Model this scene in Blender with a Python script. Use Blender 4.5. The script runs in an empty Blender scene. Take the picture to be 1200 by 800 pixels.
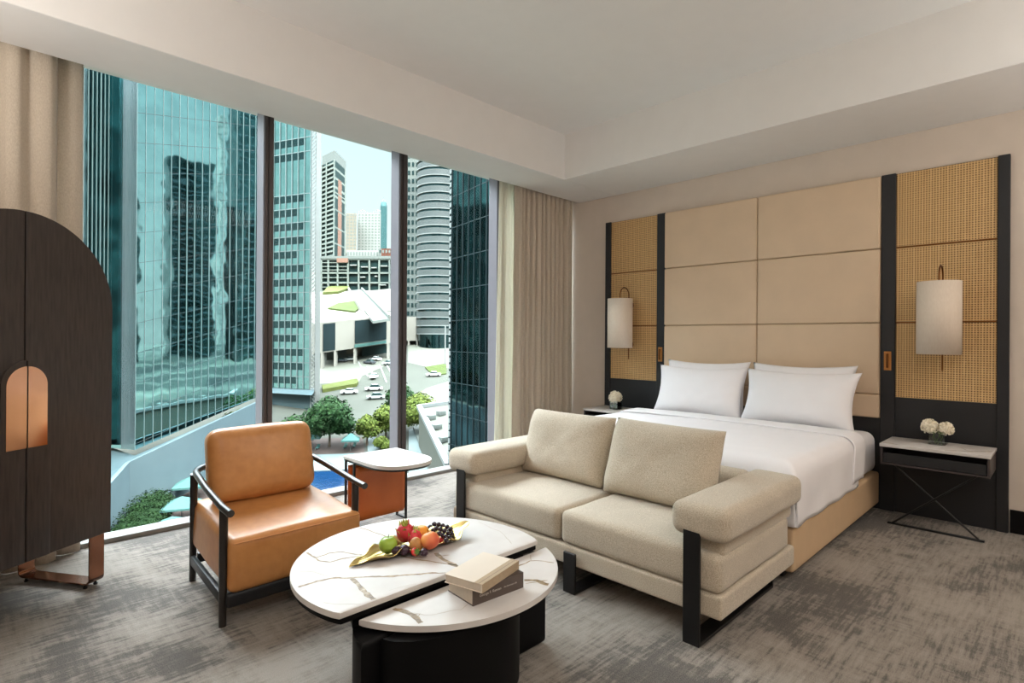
import bpy, bmesh, math, random
from mathutils import Vector, Matrix, noise
random.seed(7)
S = bpy.context.scene
COL = S.collection
PI = math.pi

# ------------------------------------------------------------ camera geometry
EYE = 1.3
FPX = 654.0
CX, CY = 600.0, 395.7
ROLL = math.radians(.372)
YAW = math.radians(45.2)
FW = Vector((math.cos(YAW), math.sin(YAW), 0))
RT = Vector((math.sin(YAW), -math.cos(YAW), 0))

def ray(u, v):
    du = u - CX; dv = CY - v
    a = du*math.cos(ROLL) - dv*math.sin(ROLL)
    b = du*math.sin(ROLL) + dv*math.cos(ROLL)
    return FW*FPX + RT*a + Vector((0, 0, b))

def W(u, v, d):                       # the place d metres out in the city
    return Vector((0, 0, EYE)) + ray(u, v)*(d/FPX)

KS = .1616                            # the district outside climbs a gentle hill
LV = 41.0
def gz(p, up=0):
    return EYE + KS*(p.x*FW.x + p.y*FW.y) - LV + up
def G(u, v, up=0):                    # point of the sloping street level
    r = ray(u, v)
    d = (LV - up)/(KS - r.z/FPX)
    return Vector((0, 0, EYE)) + r*(d/FPX)
def Z(u, v, z):
    r = ray(u, v)
    return Vector((0, 0, EYE)) + r*((z-EYE)/r.z)

EXT_K = .25
# ------------------------------------------------------------ mesh helper
class MB:
    def __init__(s):
        s.bm = bmesh.new()
    def _mi(s, faces, mi):
        for f in faces: f.material_index = mi
    def box(s, c, size, r=0, seg=2, rot=None, mi=0):
        before = set(s.bm.faces)
        ret = bmesh.ops.create_cube(s.bm, size=1)
        vs = ret['verts']
        bmesh.ops.scale(s.bm, vec=size, verts=vs)
        if r:
            es = list({e for v in vs for e in v.link_edges})
            bmesh.ops.bevel(s.bm, geom=es, offset=r, segments=seg, affect='EDGES', profile=.5)
        nf = [f for f in s.bm.faces if f not in before]
        nv = list({v for f in nf for v in f.verts})
        M = Matrix.Translation(c) @ (rot.to_4x4() if rot else Matrix.Identity(4))
        bmesh.ops.transform(s.bm, matrix=M, verts=nv)
        s._mi(nf, mi)
        return s
    def bb(s, x0, x1, y0, y1, z0, z1, r=0, seg=2, mi=0):
        return s.box(((x0+x1)/2, (y0+y1)/2, (z0+z1)/2), (x1-x0, y1-y0, z1-z0), r, seg, None, mi)
    def faces(s, pts, fs, mi=0):
        vs = [s.bm.verts.new(p) for p in pts]
        for f in fs:
            try:
                q = s.bm.faces.new([vs[i] for i in f]); q.material_index = mi
            except ValueError: pass
        return s
    def hexa(s, p, vec, mi=0):
        vec = Vector(vec)
        a = [Vector(q) for q in p]; b = [q + vec for q in a]
        return s.faces(a+b, [(0,1,2,3),(7,6,5,4),(0,4,5,1),(1,5,6,2),(2,6,7,3),(3,7,4,0)], mi)
    def prism(s, poly, z0, z1, mi=0, M=None, r=0, seg=2, top_only=False):
        n = len(poly)
        a = [Vector((x, y, z0)) for x, y in poly]; b = [Vector((x, y, z1)) for x, y in poly]
        if M: a = [M @ q for q in a]; b = [M @ q for q in b]
        va = [s.bm.verts.new(q) for q in a]; vb = [s.bm.verts.new(q) for q in b]
        fs = [s.bm.faces.new(va[::-1]), s.bm.faces.new(vb)]
        for i in range(n):
            fs.append(s.bm.faces.new((va[i], va[(i+1) % n], vb[(i+1) % n], vb[i])))
        s._mi(fs, mi)
        if r:
            es = list(fs[1].edges) + ([] if top_only else list(fs[0].edges))
            ret = bmesh.ops.bevel(s.bm, geom=es, offset=r, segments=seg, affect='EDGES', profile=.5)
            s._mi(ret['faces'], mi)
        return s
    def tube(s, pts, r, seg=10, mi=0, cap=True, radii=None):
        pts = [Vector(p) for p in pts]; n = len(pts)
        rings = []; up = None
        for i, p in enumerate(pts):
            t = (pts[min(i+1, n-1)] - pts[max(i-1, 0)]).normalized()
            if up is None:
                up = Vector((0, 0, 1)) if abs(t.z) < .9 else Vector((1, 0, 0))
            up = (up - t*up.dot(t)).normalized(); sd = t.cross(up)
            rr = radii[i] if radii else r
            rings.append([s.bm.verts.new(p + (up*math.cos(2*PI*k/seg) + sd*math.sin(2*PI*k/seg))*rr) for k in range(seg)])
        fs = []
        for i in range(n-1):
            for k in range(seg):
                fs.append(s.bm.faces.new((rings[i][k], rings[i][(k+1) % seg], rings[i+1][(k+1) % seg], rings[i+1][k])))
        if cap:
            fs.append(s.bm.faces.new(rings[0][::-1])); fs.append(s.bm.faces.new(rings[-1]))
        s._mi(fs, mi)
        return s
    def lathe(s, prof, c=(0, 0, 0), seg=24, mi=0, sx=1, sy=1, M=None):
        c = Vector(c); rings = []
        for r, z in prof:
            if r < 1e-6:
                q = Vector((0, 0, z)); q = (M @ q if M else q) + c
                rings.append([s.bm.verts.new(q)])
            else:
                ring = []
                for k in range(seg):
                    q = Vector((r*math.cos(2*PI*k/seg)*sx, r*math.sin(2*PI*k/seg)*sy, z))
                    ring.append(s.bm.verts.new((M @ q if M else q) + c))
                rings.append(ring)
        fs = []
        for a, b in zip(rings, rings[1:]):
            for k in range(seg):
                k2 = (k+1) % seg
                if len(a) == 1 and len(b) == 1: continue
                if len(a) == 1: fs.append(s.bm.faces.new((a[0], b[k], b[k2])))
                elif len(b) == 1: fs.append(s.bm.faces.new((a[k2], a[k], b[0])))
                else: fs.append(s.bm.faces.new((a[k], a[k2], b[k2], b[k])))
        s._mi(fs, mi)
        return s
    def grid(s, fn, nu, nv, mi=0, cu=False):
        vs = [[s.bm.verts.new(fn(i/nu, j/nv)) for j in range(nv+1)] for i in range(nu + (0 if cu else 1))]
        fs = []
        for i in range(nu):
            i2 = (i+1) % nu if cu else i+1
            for j in range(nv):
                fs.append(s.bm.faces.new((vs[i][j], vs[i2][j], vs[i2][j+1], vs[i][j+1])))
        s._mi(fs, mi)
        return s
    def rbox(s, c, size, r, n=10, puff=(0, 0, 0), rot=None, mi=0, wr=0, wf=6, seed=0, warp=None):
        h = [q/2 for q in size]
        def samp(hh):
            k = 5
            e = [hh - r + r*math.sin(PI/2*i/k) for i in range(k+1)]
            m = [(-1 + 2*i/n)*(hh-r) for i in range(1, n)]
            return [-q for q in e[::-1]] + m + e
        X, Y, Zs = samp(h[0]), samp(h[1]), samp(h[2])
        def pos(p):
            q = Vector([max(-(h[i]-r), min(h[i]-r, p[i])) for i in range(3)])
            # spread evenly: project onto a rounded box
            d = Vector(p) - q
            if d.length > 1e-9:
                # p lies on the cube surface; pull to radius r
                d = d.normalized()*r
            o = q + d
            a = [o[i]/h[i] for i in range(3)]
            f = lambda t: max(0, 1-t*t)
            w = Vector((puff[0]*a[0]*f(a[1])*f(a[2]), puff[1]*a[1]*f(a[0])*f(a[2]), puff[2]*a[2]*f(a[0])*f(a[1])))
            o = o + w
            if wr:
                nn = noise.noise_vector(Vector(o)*wf + Vector((seed*7.3, seed*3.1, 5)))
                o = o + nn*wr
            if warp: o = warp(o)
            if rot: o = rot @ o
            return o + Vector(c)
        cache = {}
        def V(p):
            k = tuple(round(q, 6) for q in p)
            if k not in cache: cache[k] = s.bm.verts.new(pos(p))
            return cache[k]
        fs = []
        def face(A, B, mk, flip):
            for i in range(len(A)-1):
                for j in range(len(B)-1):
                    q = [V(mk(A[i], B[j])), V(mk(A[i+1], B[j])), V(mk(A[i+1], B[j+1])), V(mk(A[i], B[j+1]))]
                    if flip: q = q[::-1]
                    try: fs.append(s.bm.faces.new(q))
                    except ValueError: pass
        face(X, Y, lambda a, b: (a, b, h[2]), False); face(X, Y, lambda a, b: (a, b, -h[2]), True)
        face(Y, Zs, lambda a, b: (h[0], a, b), False); face(Y, Zs, lambda a, b: (-h[0], a, b), True)
        face(X, Zs, lambda a, b: (a, h[1], b), True); face(X, Zs, lambda a, b: (a, -h[1], b), False)
        s._mi(fs, mi)
        return s
    def ico(s, c, r, sub=2, sc=(1, 1, 1), amp=0, freq=3, mi=0, rot=None):
        nv = bmesh.ops.create_icosphere(s.bm, subdivisions=sub, radius=1)['verts']
        c = Vector(c)
        for v in nv:
            q = v.co.copy()
            if amp: q *= 1 + amp*noise.noise(q*freq + c)
            q = Vector((q.x*sc[0], q.y*sc[1], q.z*sc[2]))*r
            if rot: q = rot @ q
            v.co = q + c
        s._mi({f for v in nv for f in v.link_faces}, mi)
        return s
    def build(s, name, mats, parent=None, smooth=40, loc=None, norm=True):
        if norm: bmesh.ops.recalc_face_normals(s.bm, faces=s.bm.faces[:])
        me = bpy.data.meshes.new(name)
        s.bm.to_mesh(me); s.bm.free()
        for m in (mats if isinstance(mats, (list, tuple)) else [mats]): me.materials.append(m)
        if smooth:
            me.polygons.foreach_set('use_smooth', [True]*len(me.polygons))
            if smooth < 180: me.set_sharp_from_angle(angle=math.radians(smooth))
        o = bpy.data.objects.new(name, me); COL.objects.link(o)
        if parent: o.parent = parent
        if loc is not None: o.location = loc
        return o

def thing(name, label, cat, loc=(0, 0, 0), rz=0, group=None):
    o = bpy.data.objects.new(name, None); COL.objects.link(o)
    o.empty_display_size = .1
    o.location = loc; o.rotation_euler = (0, 0, rz)
    o['label'] = label; o['category'] = cat
    if group: o['group'] = group
    return o
def tag(o, label, cat, group=None):
    o['label'] = label; o['category'] = cat
    if group: o['group'] = group
    return o
def struct(o, label=None):
    o['kind'] = 'structure'
    if label: o['label'] = label
    return o
def dup(root, loc=None, rz=None, label=None, group=None):
    r = root.copy(); COL.objects.link(r)
    if loc is not None: r.location = loc
    if rz is not None: r.rotation_euler = (0, 0, rz)
    if label: r['label'] = label
    if group: r['group'] = group
    for ch in list(root.children):
        c = ch.copy(); COL.objects.link(c); c.parent = r
        for g in list(ch.children):
            e = g.copy(); COL.objects.link(e); e.parent = c
    return r

# ------------------------------------------------------------ materials
def c3(r, g, b):                       # sRGB 0-255 -> linear
    f = lambda x: ((x/255+.055)/1.055)**2.4 if x > 10 else x/255/12.92
    return (f(r), f(g), f(b), 1)
class NT:
    def __init__(s, name):
        s.m = bpy.data.materials.new(name); s.m.use_nodes = True
        s.t = s.m.node_tree; s.b = s.t.nodes['Principled BSDF']
        s.tc = s.t.nodes.new('ShaderNodeTexCoord')
    def n(s, typ, **kw):
        o = s.t.nodes.new(typ)
        for k, v in kw.items(): setattr(o, k, v)
        return o
    def l(s, a, b): s.t.links.new(a, b)
    def vec(s, scale=(1, 1, 1), coord='Object', rot=(0, 0, 0)):
        mp = s.n('ShaderNodeMapping'); mp.inputs['Scale'].default_value = scale
        mp.inputs['Rotation'].default_value = rot
        s.l(s.tc.outputs[coord], mp.inputs['Vector']); return mp.outputs[0]
    def noise(s, scale, vec=None, det=4, rough=.5, dist=0):
        o = s.n('ShaderNodeTexNoise'); o.inputs['Scale'].default_value = scale
        o.inputs['Detail'].default_value = det; o.inputs['Roughness'].default_value = rough
        o.inputs['Distortion'].default_value = dist
        s.l(vec if vec is not None else s.tc.outputs['Object'], o.inputs['Vector']); return o.outputs['Fac']
    def math(s, op, a, b=0, c=None):
        o = s.n('ShaderNodeMath', operation=op)
        for i, q in enumerate((a, b, c)):
            if q is None: continue
            if isinstance(q, (int, float)): o.inputs[i].default_value = q
            else: s.l(q, o.inputs[i])
        return o.outputs[0]
    def ramp(s, fac, stops, interp='LINEAR'):
        o = s.n('ShaderNodeValToRGB'); cr = o.color_ramp; cr.interpolation = interp
        while len(cr.elements) < len(stops): cr.elements.new(.5)
        for e, (p, c) in zip(cr.elements, stops):
            e.position = p; e.color = c if len(c) == 4 else (*c, 1)
        s.l(fac, o.inputs['Fac']); return o.outputs['Color']
    def mix(s, fac, a, b, blend='MIX'):
        o = s.n('ShaderNodeMix', data_type='RGBA', blend_type=blend)
        for i, q in ((0, fac), (6, a), (7, b)):
            if isinstance(q, (int, float)): o.inputs[i].default_value = q
            elif isinstance(q, tuple): o.inputs[i].default_value = q
            else: s.l(q, o.inputs[i])
        return o.outputs[2]
    def bump(s, h, strength=.3, dist=.01):
        o = s.n('ShaderNodeBump'); o.inputs['Strength'].default_value = strength
        o.inputs['Distance'].default_value = dist
        s.l(h, o.inputs['Height']); s.l(o.outputs[0], s.b.inputs['Normal'])
    def base(s, c):
        if isinstance(c, tuple): s.b.inputs['Base Color'].default_value = c
        else: s.l(c, s.b.inputs['Base Color'])
    def set(s, rough=.5, metal=0, **kw):
        s.b.inputs['Roughness'].default_value = rough; s.b.inputs['Metallic'].default_value = metal
        for k, v in kw.items(): s.b.inputs[k.replace('_', ' ')].default_value = v
        return s

def plain(name, rgb, rough=.5, metal=0, var=.06, scale=8, bump=0, bscale=60, bdist=.002, **kw):
    t = NT(name); c = c3(*rgb)
    if var:
        f = t.noise(scale)
        lo = tuple(q*(1-var) for q in c[:3]) + (1,); hi = tuple(min(1, q*(1+var)) for q in c[:3]) + (1,)
        t.base(t.ramp(f, [(.3, lo), (.7, hi)]))
    else: t.base(c)
    if bump: t.bump(t.noise(bscale, det=3), bump, bdist)
    t.set(rough, metal, **kw)
    return t.m

M = {}
M['ceiling'] = plain('ceiling_paint', (230, 228, 226), .9, var=.01)
M['wall'] = plain('wall_plaster', (212, 199, 186), .85, var=.02, bump=.05, bscale=200)
M['black'] = plain('black_lacquer', (5, 5, 6), .55, var=.08, scale=4, Specular_IOR_Level=.15)
M['blackwood'] = plain('black_stained_wood', (21, 22, 26), .5, var=.1, scale=6, bump=.05)
M['blackmetal'] = plain('black_powdercoat', (14, 13, 14), .42, var=.05)
M['darkrod'] = plain('dark_oak_stain', (40, 35, 32), .28, var=.15, scale=20)
M['mullion'] = plain('bronze_mullion', (70, 62, 62), .4, .3, var=.04)
M['mullion_side'] = plain('anodised_frame', (150, 146, 155), .45, .2, var=.03)
M['sill'] = plain('pale_frame', (142, 141, 138), .5, var=.03)
M['brass'] = plain('aged_brass', (186, 128, 70), .35, .6, var=.08)
M['rod_bronze'] = plain('bronze_rod', (120, 78, 45), .32, 1, var=.08)
M['copper'] = plain('copper', (228, 172, 136), .14, 1, var=.03)
M['bronze'] = plain('dark_bronze', (130, 88, 68), .18, 1, var=.05)
M['gold'] = plain('hammered_gold', (238, 212, 140), .3, 1, var=.1, bump=.4, bscale=45, bdist=.004)
M['white_sheet'] = plain('white_cotton', (240, 238, 241), .85, var=.01, bump=.12, bscale=7, bdist=.02)
t = NT('sheer_voile'); t.base(c3(240, 237, 224)); t.set(.9)
tl = t.n('ShaderNodeBsdfTranslucent'); tl.inputs[0].default_value = c3(240, 238, 226)
mx = t.n('ShaderNodeMixShader'); mx.inputs[0].default_value = .5
t.l(t.b.outputs[0], mx.inputs[1]); t.l(tl.outputs[0], mx.inputs[2]); t.l(mx.outputs[0], t.t.nodes['Material Output'].inputs[0]); M['sheer'] = t.m
M['bedrail'] = plain('tan_leatherette', (208, 178, 142), .55, var=.03, bump=.05, bscale=150)
M['headleather'] = plain('beige_suede', (212, 188, 160), .75, var=.03, scale=5, bump=.08, bscale=120)
M['paper'] = plain('book_pages', (196, 184, 168), .8, var=.05, scale=60)
M['bookcream'] = plain('cream_cover', (222, 210, 194), .6, var=.02)
M['booktan'] = plain('tan_cloth', (176, 156, 130), .8, var=.06, scale=80)
M['bookbrown'] = plain('brown_cover', (84, 72, 66), .5, var=.06)
M['ink'] = plain('pale_ink', (205, 198, 190), .6, var=0)
M['white_plastic'] = plain('white_plastic', (225, 222, 215), .5)

# leathers
t = NT('tan_leather'); f = t.noise(3, det=6); g = t.noise(25, det=3)
t.base(t.mix(.25, t.ramp(f, [(.3, c3(178, 118, 64)), (.7, c3(204, 144, 86))]), t.ramp(g, [(.3, c3(168, 110, 60)), (.7, c3(208, 150, 92))])))
t.bump(t.noise(180, det=4), .12, .001); t.set(.36); M['leather'] = t.m
t = NT('orange_leather'); f = t.noise(4)
t.base(t.ramp(f, [(.3, c3(186, 92, 38)), (.7, c3(208, 112, 52))])); t.bump(t.noise(200), .1, .001); t.set(.42); M['orange'] = t.m
# sofa boucle
t = NT('beige_chenille'); f = t.noise(230, det=3, rough=.7); g = t.noise(5)
t.base(t.mix(.35, t.ramp(f, [(.36, c3(152, 139, 119)), (.64, c3(214, 202, 184))]), t.ramp(g, [(.3, c3(180, 166, 144)), (.7, c3(204, 191, 170))])))
t.bump(f, .5, .004); t.set(.95, Sheen_Weight=.3); M['sofa'] = t.m
# armoire
t = NT('smoked_oak'); v = t.vec((14, 14, 1.2)); f = t.noise(6, v, 5)
t.base(t.ramp(f, [(.3, c3(44, 37, 34)), (.7, c3(66, 56, 51))])); t.bump(t.noise(10, t.vec((30, 30, 2)), 5), .12, .002); t.set(.45); M['armoire'] = t.m
# drapes
t = NT('taupe_drape'); f = t.noise(220, t.vec((1, 1, .4)), 3)
t.base(t.ramp(f, [(.3, c3(184, 171, 154)), (.7, c3(202, 190, 174))])); t.bump(f, .15, .001); t.set(.92, Sheen_Weight=.2); M['drape'] = t.m
# sconce shade
t = NT('linen_shade'); f = t.noise(120, t.vec((1, 1, .3)), 3)
t.base(t.ramp(f, [(.3, c3(218, 203, 186)), (.7, c3(224, 210, 194))])); t.set(.85, Transmission_Weight=.0); M['shade'] = t.m
# cane webbing
t = NT('woven_cane')
sep = t.n('ShaderNodeSeparateXYZ'); t.l(t.tc.outputs['Object'], sep.inputs[0])
P_ = .0165
sy = t.math('SINE', t.math('MULTIPLY', sep.outputs['Y'], 2*PI/P_))
sz = t.math('SINE', t.math('MULTIPLY', sep.outputs['Z'], 2*PI/P_))
hole = t.math('MINIMUM', sy, sz)
hm = t.ramp(hole, [(.0, (0, 0, 0)), (.22, (1, 1, 1))])
s2 = t.math('SINE', t.math('MULTIPLY', sep.outputs['Y'], 2*PI/(P_*3)))
strand = t.ramp(s2, [(0, c3(204, 166, 112)), (1, c3(218, 182, 128))])
nz = t.ramp(t.noise(30, t.vec((1, 4, .6))), [(.3, c3(196, 152, 98)), (.7, c3(224, 186, 130))])
t.base(t.mix(hm, t.mix(.5, strand, nz), c3(70, 48, 26)))
t.bump(t.math('MULTIPLY', hole, -1), .4, .002); t.set(.6); M['cane'] = t.m
# marble base (veins are a second slot)
t = NT('white_marble'); f = t.noise(2.4, det=5, dist=.6); g = t.noise(9, det=6)
t.base(t.mix(.3, t.ramp(f, [(.3, c3(198, 192, 187)), (.65, c3(214, 209, 205))]), t.ramp(g, [(.35, c3(198, 191, 186)), (.65, c3(222, 218, 214))])))
t.set(.34, Specular_IOR_Level=.3); M['marble'] = t.m
t = NT('marble_vein'); f = t.noise(40, det=5)
t.base(t.ramp(f, [(.3, c3(112, 88, 58)), (.5, c3(150, 126, 94)), (.72, c3(196, 178, 152))])); t.set(.34, Specular_IOR_Level=.3); M['vein'] = t.m
t = NT('marble_fine_vein'); t.base(c3(184, 172, 158)); t.set(.34, Specular_IOR_Level=.3); M['finevein'] = t.m
# carpet: distressed weave, streaks along both room axes
t = NT('distressed_carpet')
a = t.noise(1, t.vec((5, 60, 1)), 4, .6); b = t.noise(1, t.vec((46, 5, 1)), 4, .6)
c_ = t.noise(1, t.vec((9, 22, 1)), 5, .7)
big = t.noise(1.5, det=3, rough=.55, dist=.4); fine = t.noise(260, det=2)
m1 = t.math('ADD', t.math('MULTIPLY', a, .55), t.math('MULTIPLY', b, .30))
m1 = t.math('ADD', m1, t.math('MULTIPLY', c_, .5))
m2 = t.math('ADD', m1, t.math('MULTIPLY', big, 1.1))
colr = t.ramp(t.math('MULTIPLY', m2, .5), [(.535, c3(46, 42, 38)), (.575, c3(74, 68, 62)), (.612, c3(122, 114, 105)), (.70, c3(150, 141, 131))])
t.base(t.mix(.25, colr, t.ramp(fine, [(.3, c3(72, 67, 62)), (.7, c3(196, 187, 177))])))
t.bump(t.math('ADD', fine, t.math('MULTIPLY', m2, 1.5)), .5, .004); t.set(.97, Sheen_Weight=.1); M['carpet'] = t.m
# window glass
t = NT('window_glass')
tr = t.n('ShaderNodeBsdfTransparent'); tr.inputs[0].default_value = (.975, .99, .985, 1)
gl = t.n('ShaderNodeBsdfGlossy'); gl.inputs['Roughness'].default_value = 0; gl.inputs[0].default_value = (1, 1, 1, 1)
fr = t.n('ShaderNodeFresnel'); fr.inputs[0].default_value = 1.12
mx = t.n('ShaderNodeMixShader'); t.l(fr.outputs[0], mx.inputs[0]); t.l(tr.outputs[0], mx.inputs[1]); t.l(gl.outputs[0], mx.inputs[2])
t.l(mx.outputs[0], t.t.nodes['Material Output'].inputs[0]); M['glass'] = t.m
t = NT('vase_glass')
tr = t.n('ShaderNodeBsdfTransparent'); tr.inputs[0].default_value = (.93, .96, .95, 1)
gl = t.n('ShaderNodeBsdfGlossy'); gl.inputs['Roughness'].default_value = 0
fr = t.n('ShaderNodeFresnel'); fr.inputs[0].default_value = 1.5
mx = t.n('ShaderNodeMixShader'); t.l(fr.outputs[0], mx.inputs[0]); t.l(tr.outputs[0], mx.inputs[1]); t.l(gl.outputs[0], mx.inputs[2])
t.l(mx.outputs[0], t.t.nodes['Material Output'].inputs[0]); M['vaseglass'] = t.m
# city glass
def cityglass(name, rgb, rough=.04, wav=.02, wscale=.25, metal=1, low=.85):
    t = NT(name); f = t.noise(.3, det=2, rough=.5)
    c = c3(*rgb); lo = tuple(q*low for q in c[:3])+(1,)
    t.base(t.ramp(f, [(.35, lo), (.65, c)])); t.bump(t.noise(wscale, det=2), wav, 2.0); t.set(rough, metal)
    return t.m
M['teal'] = cityglass('teal_mirror_glass', (156, 200, 202), .03, .018, .16)
M['teal_deep'] = cityglass('deep_teal_glass', (112, 144, 146), .05, .035, .16, low=.35)
M['teal_band'] = cityglass('teal_spandrel_glass', (150, 196, 194), .12, .05, .3)
M['vision'] = cityglass('dark_vision_glass', (70, 98, 100), .08, .05, .5)
M['finwhite'] = plain('white_cladding', (214, 222, 218), .6, var=.03, scale=.3)
M['fingrey'] = plain('blue_grey_cladding', (122, 150, 156), .5, var=.04, scale=.2)
M['palewall'] = plain('pale_blue_render', (150, 176, 182), .8, var=.05, scale=.4)
M['mulpale'] = plain('pale_mullion', (176, 206, 204), .5, var=.02)
M['concrete'] = plain('pale_concrete', (160, 164, 150), .85, var=.06, scale=.15)
M['mallwhite'] = plain('mall_render', (226, 224, 210), .85, var=.03, scale=.1)
M['screen'] = plain('dark_billboard', (58, 78, 82), .3, var=.15, scale=.2)
M['asphalt'] = plain('pale_asphalt', (116, 121, 110), .9, var=.1, scale=.08)
M['lawn'] = plain('lawn', (104, 122, 62), .95, var=.25, scale=.5)
M['hedgegreen'] = plain('trimmed_hedge_green', (126, 138, 74), .95, var=.25, scale=1)
M['salmon'] = plain('salmon_cladding', (206, 160, 138), .7, var=.04, scale=.1)
M['brickred'] = plain('red_brown_cladding', (158, 104, 84), .8, var=.08, scale=.1)
M['balcony'] = plain('pale_balcony_slab', (190, 202, 190), .8, var=.04, scale=.1)
M['towerdark'] = plain('dark_green_windows', (62, 92, 90), .3, var=.1, scale=.1)
M['fargrey'] = plain('far_grey', (176, 186, 178), .8, var=.05, scale=.05)
M['farwhite'] = plain('far_white', (222, 228, 218), .8, var=.03, scale=.05)
M['farbeige'] = plain('far_beige', (206, 196, 174), .8, var=.04, scale=.05)
M['farteal'] = plain('far_teal', (116, 168, 168), .25, .3, var=.04, scale=.05)
M['parasol'] = plain('mint_canvas', (122, 178, 170), .8, var=.03)
M['pooldeck'] = plain('brown_deck_boards', (128, 112, 104), .8, var=.08, scale=.8)
M['coping'] = plain('pale_coping', (178, 198, 196), .7, var=.05, scale=.5)
t = NT('pool_water'); t.base(c3(8, 34, 60)); t.bump(t.noise(1.2, det=3), .2, .3); t.set(.2, Specular_IOR_Level=.12); M['water'] = t.m
def leafmat(name, a, b):
    t = NT(name); f = t.noise(.9, det=5, rough=.7)
    t.base(t.ramp(f, [(.3, c3(*a)), (.7, c3(*b))])); t.set(.8, Specular_IOR_Level=.1); return t.m
M['leaf_dark'] = leafmat('dark_foliage', (36, 76, 46), (88, 136, 72))
M['leaf_lime'] = leafmat('lime_foliage', (92, 124, 46), (172, 188, 84))
M['leaf_hedge'] = leafmat('hedge_foliage', (24, 60, 28), (62, 100, 48))
M['bark'] = plain('bark', (92, 78, 64), .9, var=.2, scale=3)
# reflected side of the district: darker roofs, roads
t = NT('dense_district'); v1 = t.n('ShaderNodeTexVoronoi'); v1.inputs['Scale'].default_value = .045
t.l(t.tc.outputs['Object'], v1.inputs['Vector'])
w = t.n('ShaderNodeTexWave'); w.inputs['Scale'].default_value = .008; w.inputs['Distortion'].default_value = 9; w.inputs['Detail'].default_value = 4
t.l(t.tc.outputs['Object'], w.inputs['Vector'])
t.base(t.mix(t.ramp(w.outputs['Fac'], [(.78, (0, 0, 0)), (.86, (1, 1, 1))]), t.ramp(v1.outputs['Color'], [(.2, c3(30, 44, 40)), (.6, c3(70, 82, 74)), (.9, c3(130, 138, 124))]), c3(96, 98, 90)))
t.set(.9); M['district'] = t.m

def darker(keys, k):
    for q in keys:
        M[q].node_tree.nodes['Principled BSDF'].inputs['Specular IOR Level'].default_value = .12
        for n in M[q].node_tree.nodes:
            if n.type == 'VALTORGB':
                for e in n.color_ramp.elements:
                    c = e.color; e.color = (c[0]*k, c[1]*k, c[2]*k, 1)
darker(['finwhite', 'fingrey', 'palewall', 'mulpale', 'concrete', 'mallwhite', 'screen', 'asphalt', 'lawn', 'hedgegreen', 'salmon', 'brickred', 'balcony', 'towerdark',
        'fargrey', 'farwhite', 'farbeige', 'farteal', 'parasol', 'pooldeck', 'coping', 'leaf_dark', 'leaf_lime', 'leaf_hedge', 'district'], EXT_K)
SKY_HI, SUN_E, EXPO = 26.0, 5.0, 0.0
# ============================================================ THE ROOM
XR, XL, YB, YW = 5.09, -1.5, -2.2, 4.25
SOF, CEI = 2.86, 3.30
struct(MB().bb(XL-.2, XR+.2, YB-.2, YW, -.2, 0).build('floor', M['carpet'], smooth=0))
struct(MB().bb(XR, XR+.2, YB-.2, YW+.25, 0, 3.6).build('wall_right', M['wall'], smooth=0))
struct(MB().bb(XL-.2, XL, YB-.2, YW+.25, 0, 3.6).build('wall_left', M['wall'], smooth=0))
struct(MB().bb(XL, XR, YB-.2, YB, 0, 3.6).build('wall_back', M['wall'], smooth=0))
cb = MB()
cb.bb(XL, 4.23, YB, 3.54, CEI, 3.6)                       # raised tray
cb.bb(XL, XR, 3.54, 4.04, SOF, 3.6, r=.004, seg=1)        # window bulkhead
cb.bb(4.23, XR, YB, 3.54, SOF, 3.6, r=.004, seg=1)        # headboard bulkhead
cb.bb(XL, XR, 4.04, YW+.25, 3.02, 3.6)                    # curtain pocket
struct(cb.build('ceiling', M['ceiling'], smooth=0))
struct(MB().bb(XR-.018, XR, YB, .3, 0, .155).bb(XR-.018, XR, 3.64, YW, 0, .155).build('baseboard_right', M['black'], smooth=0))
struct(MB().bb(XL, XR, YW, YW+.14, -.2, .028, r=.003, seg=1).build('trim_4', M['sill'], smooth=0))
mx_ = [(1.608, 1.677), (2.79, 2.871), (3.993, 4.07)]
for i, (a, b) in enumerate(mx_):
    m = MB().bb(a, b, YW+.004, YW+.13, .028, 3.02, mi=1)
    m.bb(a+.004, b, YW-.014, YW+.004, .028, 3.02, r=.002, seg=1, mi=0)
    m.bb(a+.028, a+.034, YW-.02, YW-.01, .028, 3.02, mi=2)
    struct(m.build('trim_%d' % (i+1), [M['mullion'], M['mullion_side'], M['blackmetal']], smooth=0))
xs = [XL] + [q for p in mx_ for q in p] + [XR]
for i in range(4):
    struct(MB().bb(xs[2*i]-.01, xs[2*i+1]+.01, YW+.118, YW+.128, .02, 3.03).build('window_%d' % (i+1), M['glass'], smooth=0))

# unseen fill panels added on the ceiling behind the camera to brighten the room
def fill_panel(x, y, sx, sy, power, label, z=CEI, col=(1, .90, .79)):
    t = thing('fill_panel', label, 'added fill light', (x, y, z), 0, None)
    MB().bb(-sx/2-.04, sx/2+.04, -sy/2-.04, -sy/2, -.012, 0).bb(-sx/2-.04, sx/2+.04, sy/2, sy/2+.04, -.012, 0) \
        .bb(-sx/2-.04, -sx/2, -sy/2, sy/2, -.012, 0).bb(sx/2, sx/2+.04, -sy/2, sy/2, -.012, 0).build('frame', M['white_plastic'], t)
    l = bpy.data.lights.new('fill_panel_lamp', 'AREA'); l.shape = 'RECTANGLE'; l.size = sx; l.size_y = sy; l.energy = power; l.color = col
    o = bpy.data.objects.new('fill_panel_lamp', l); COL.objects.link(o); o.parent = t; o.location = (0, 0, -.015)
LC = (1, .968, .915)
fill_panel(-.2, -.9, 1.8, 1.6, 50, 'large added fill light panel on the ceiling behind the viewpoint', col=LC)
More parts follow.
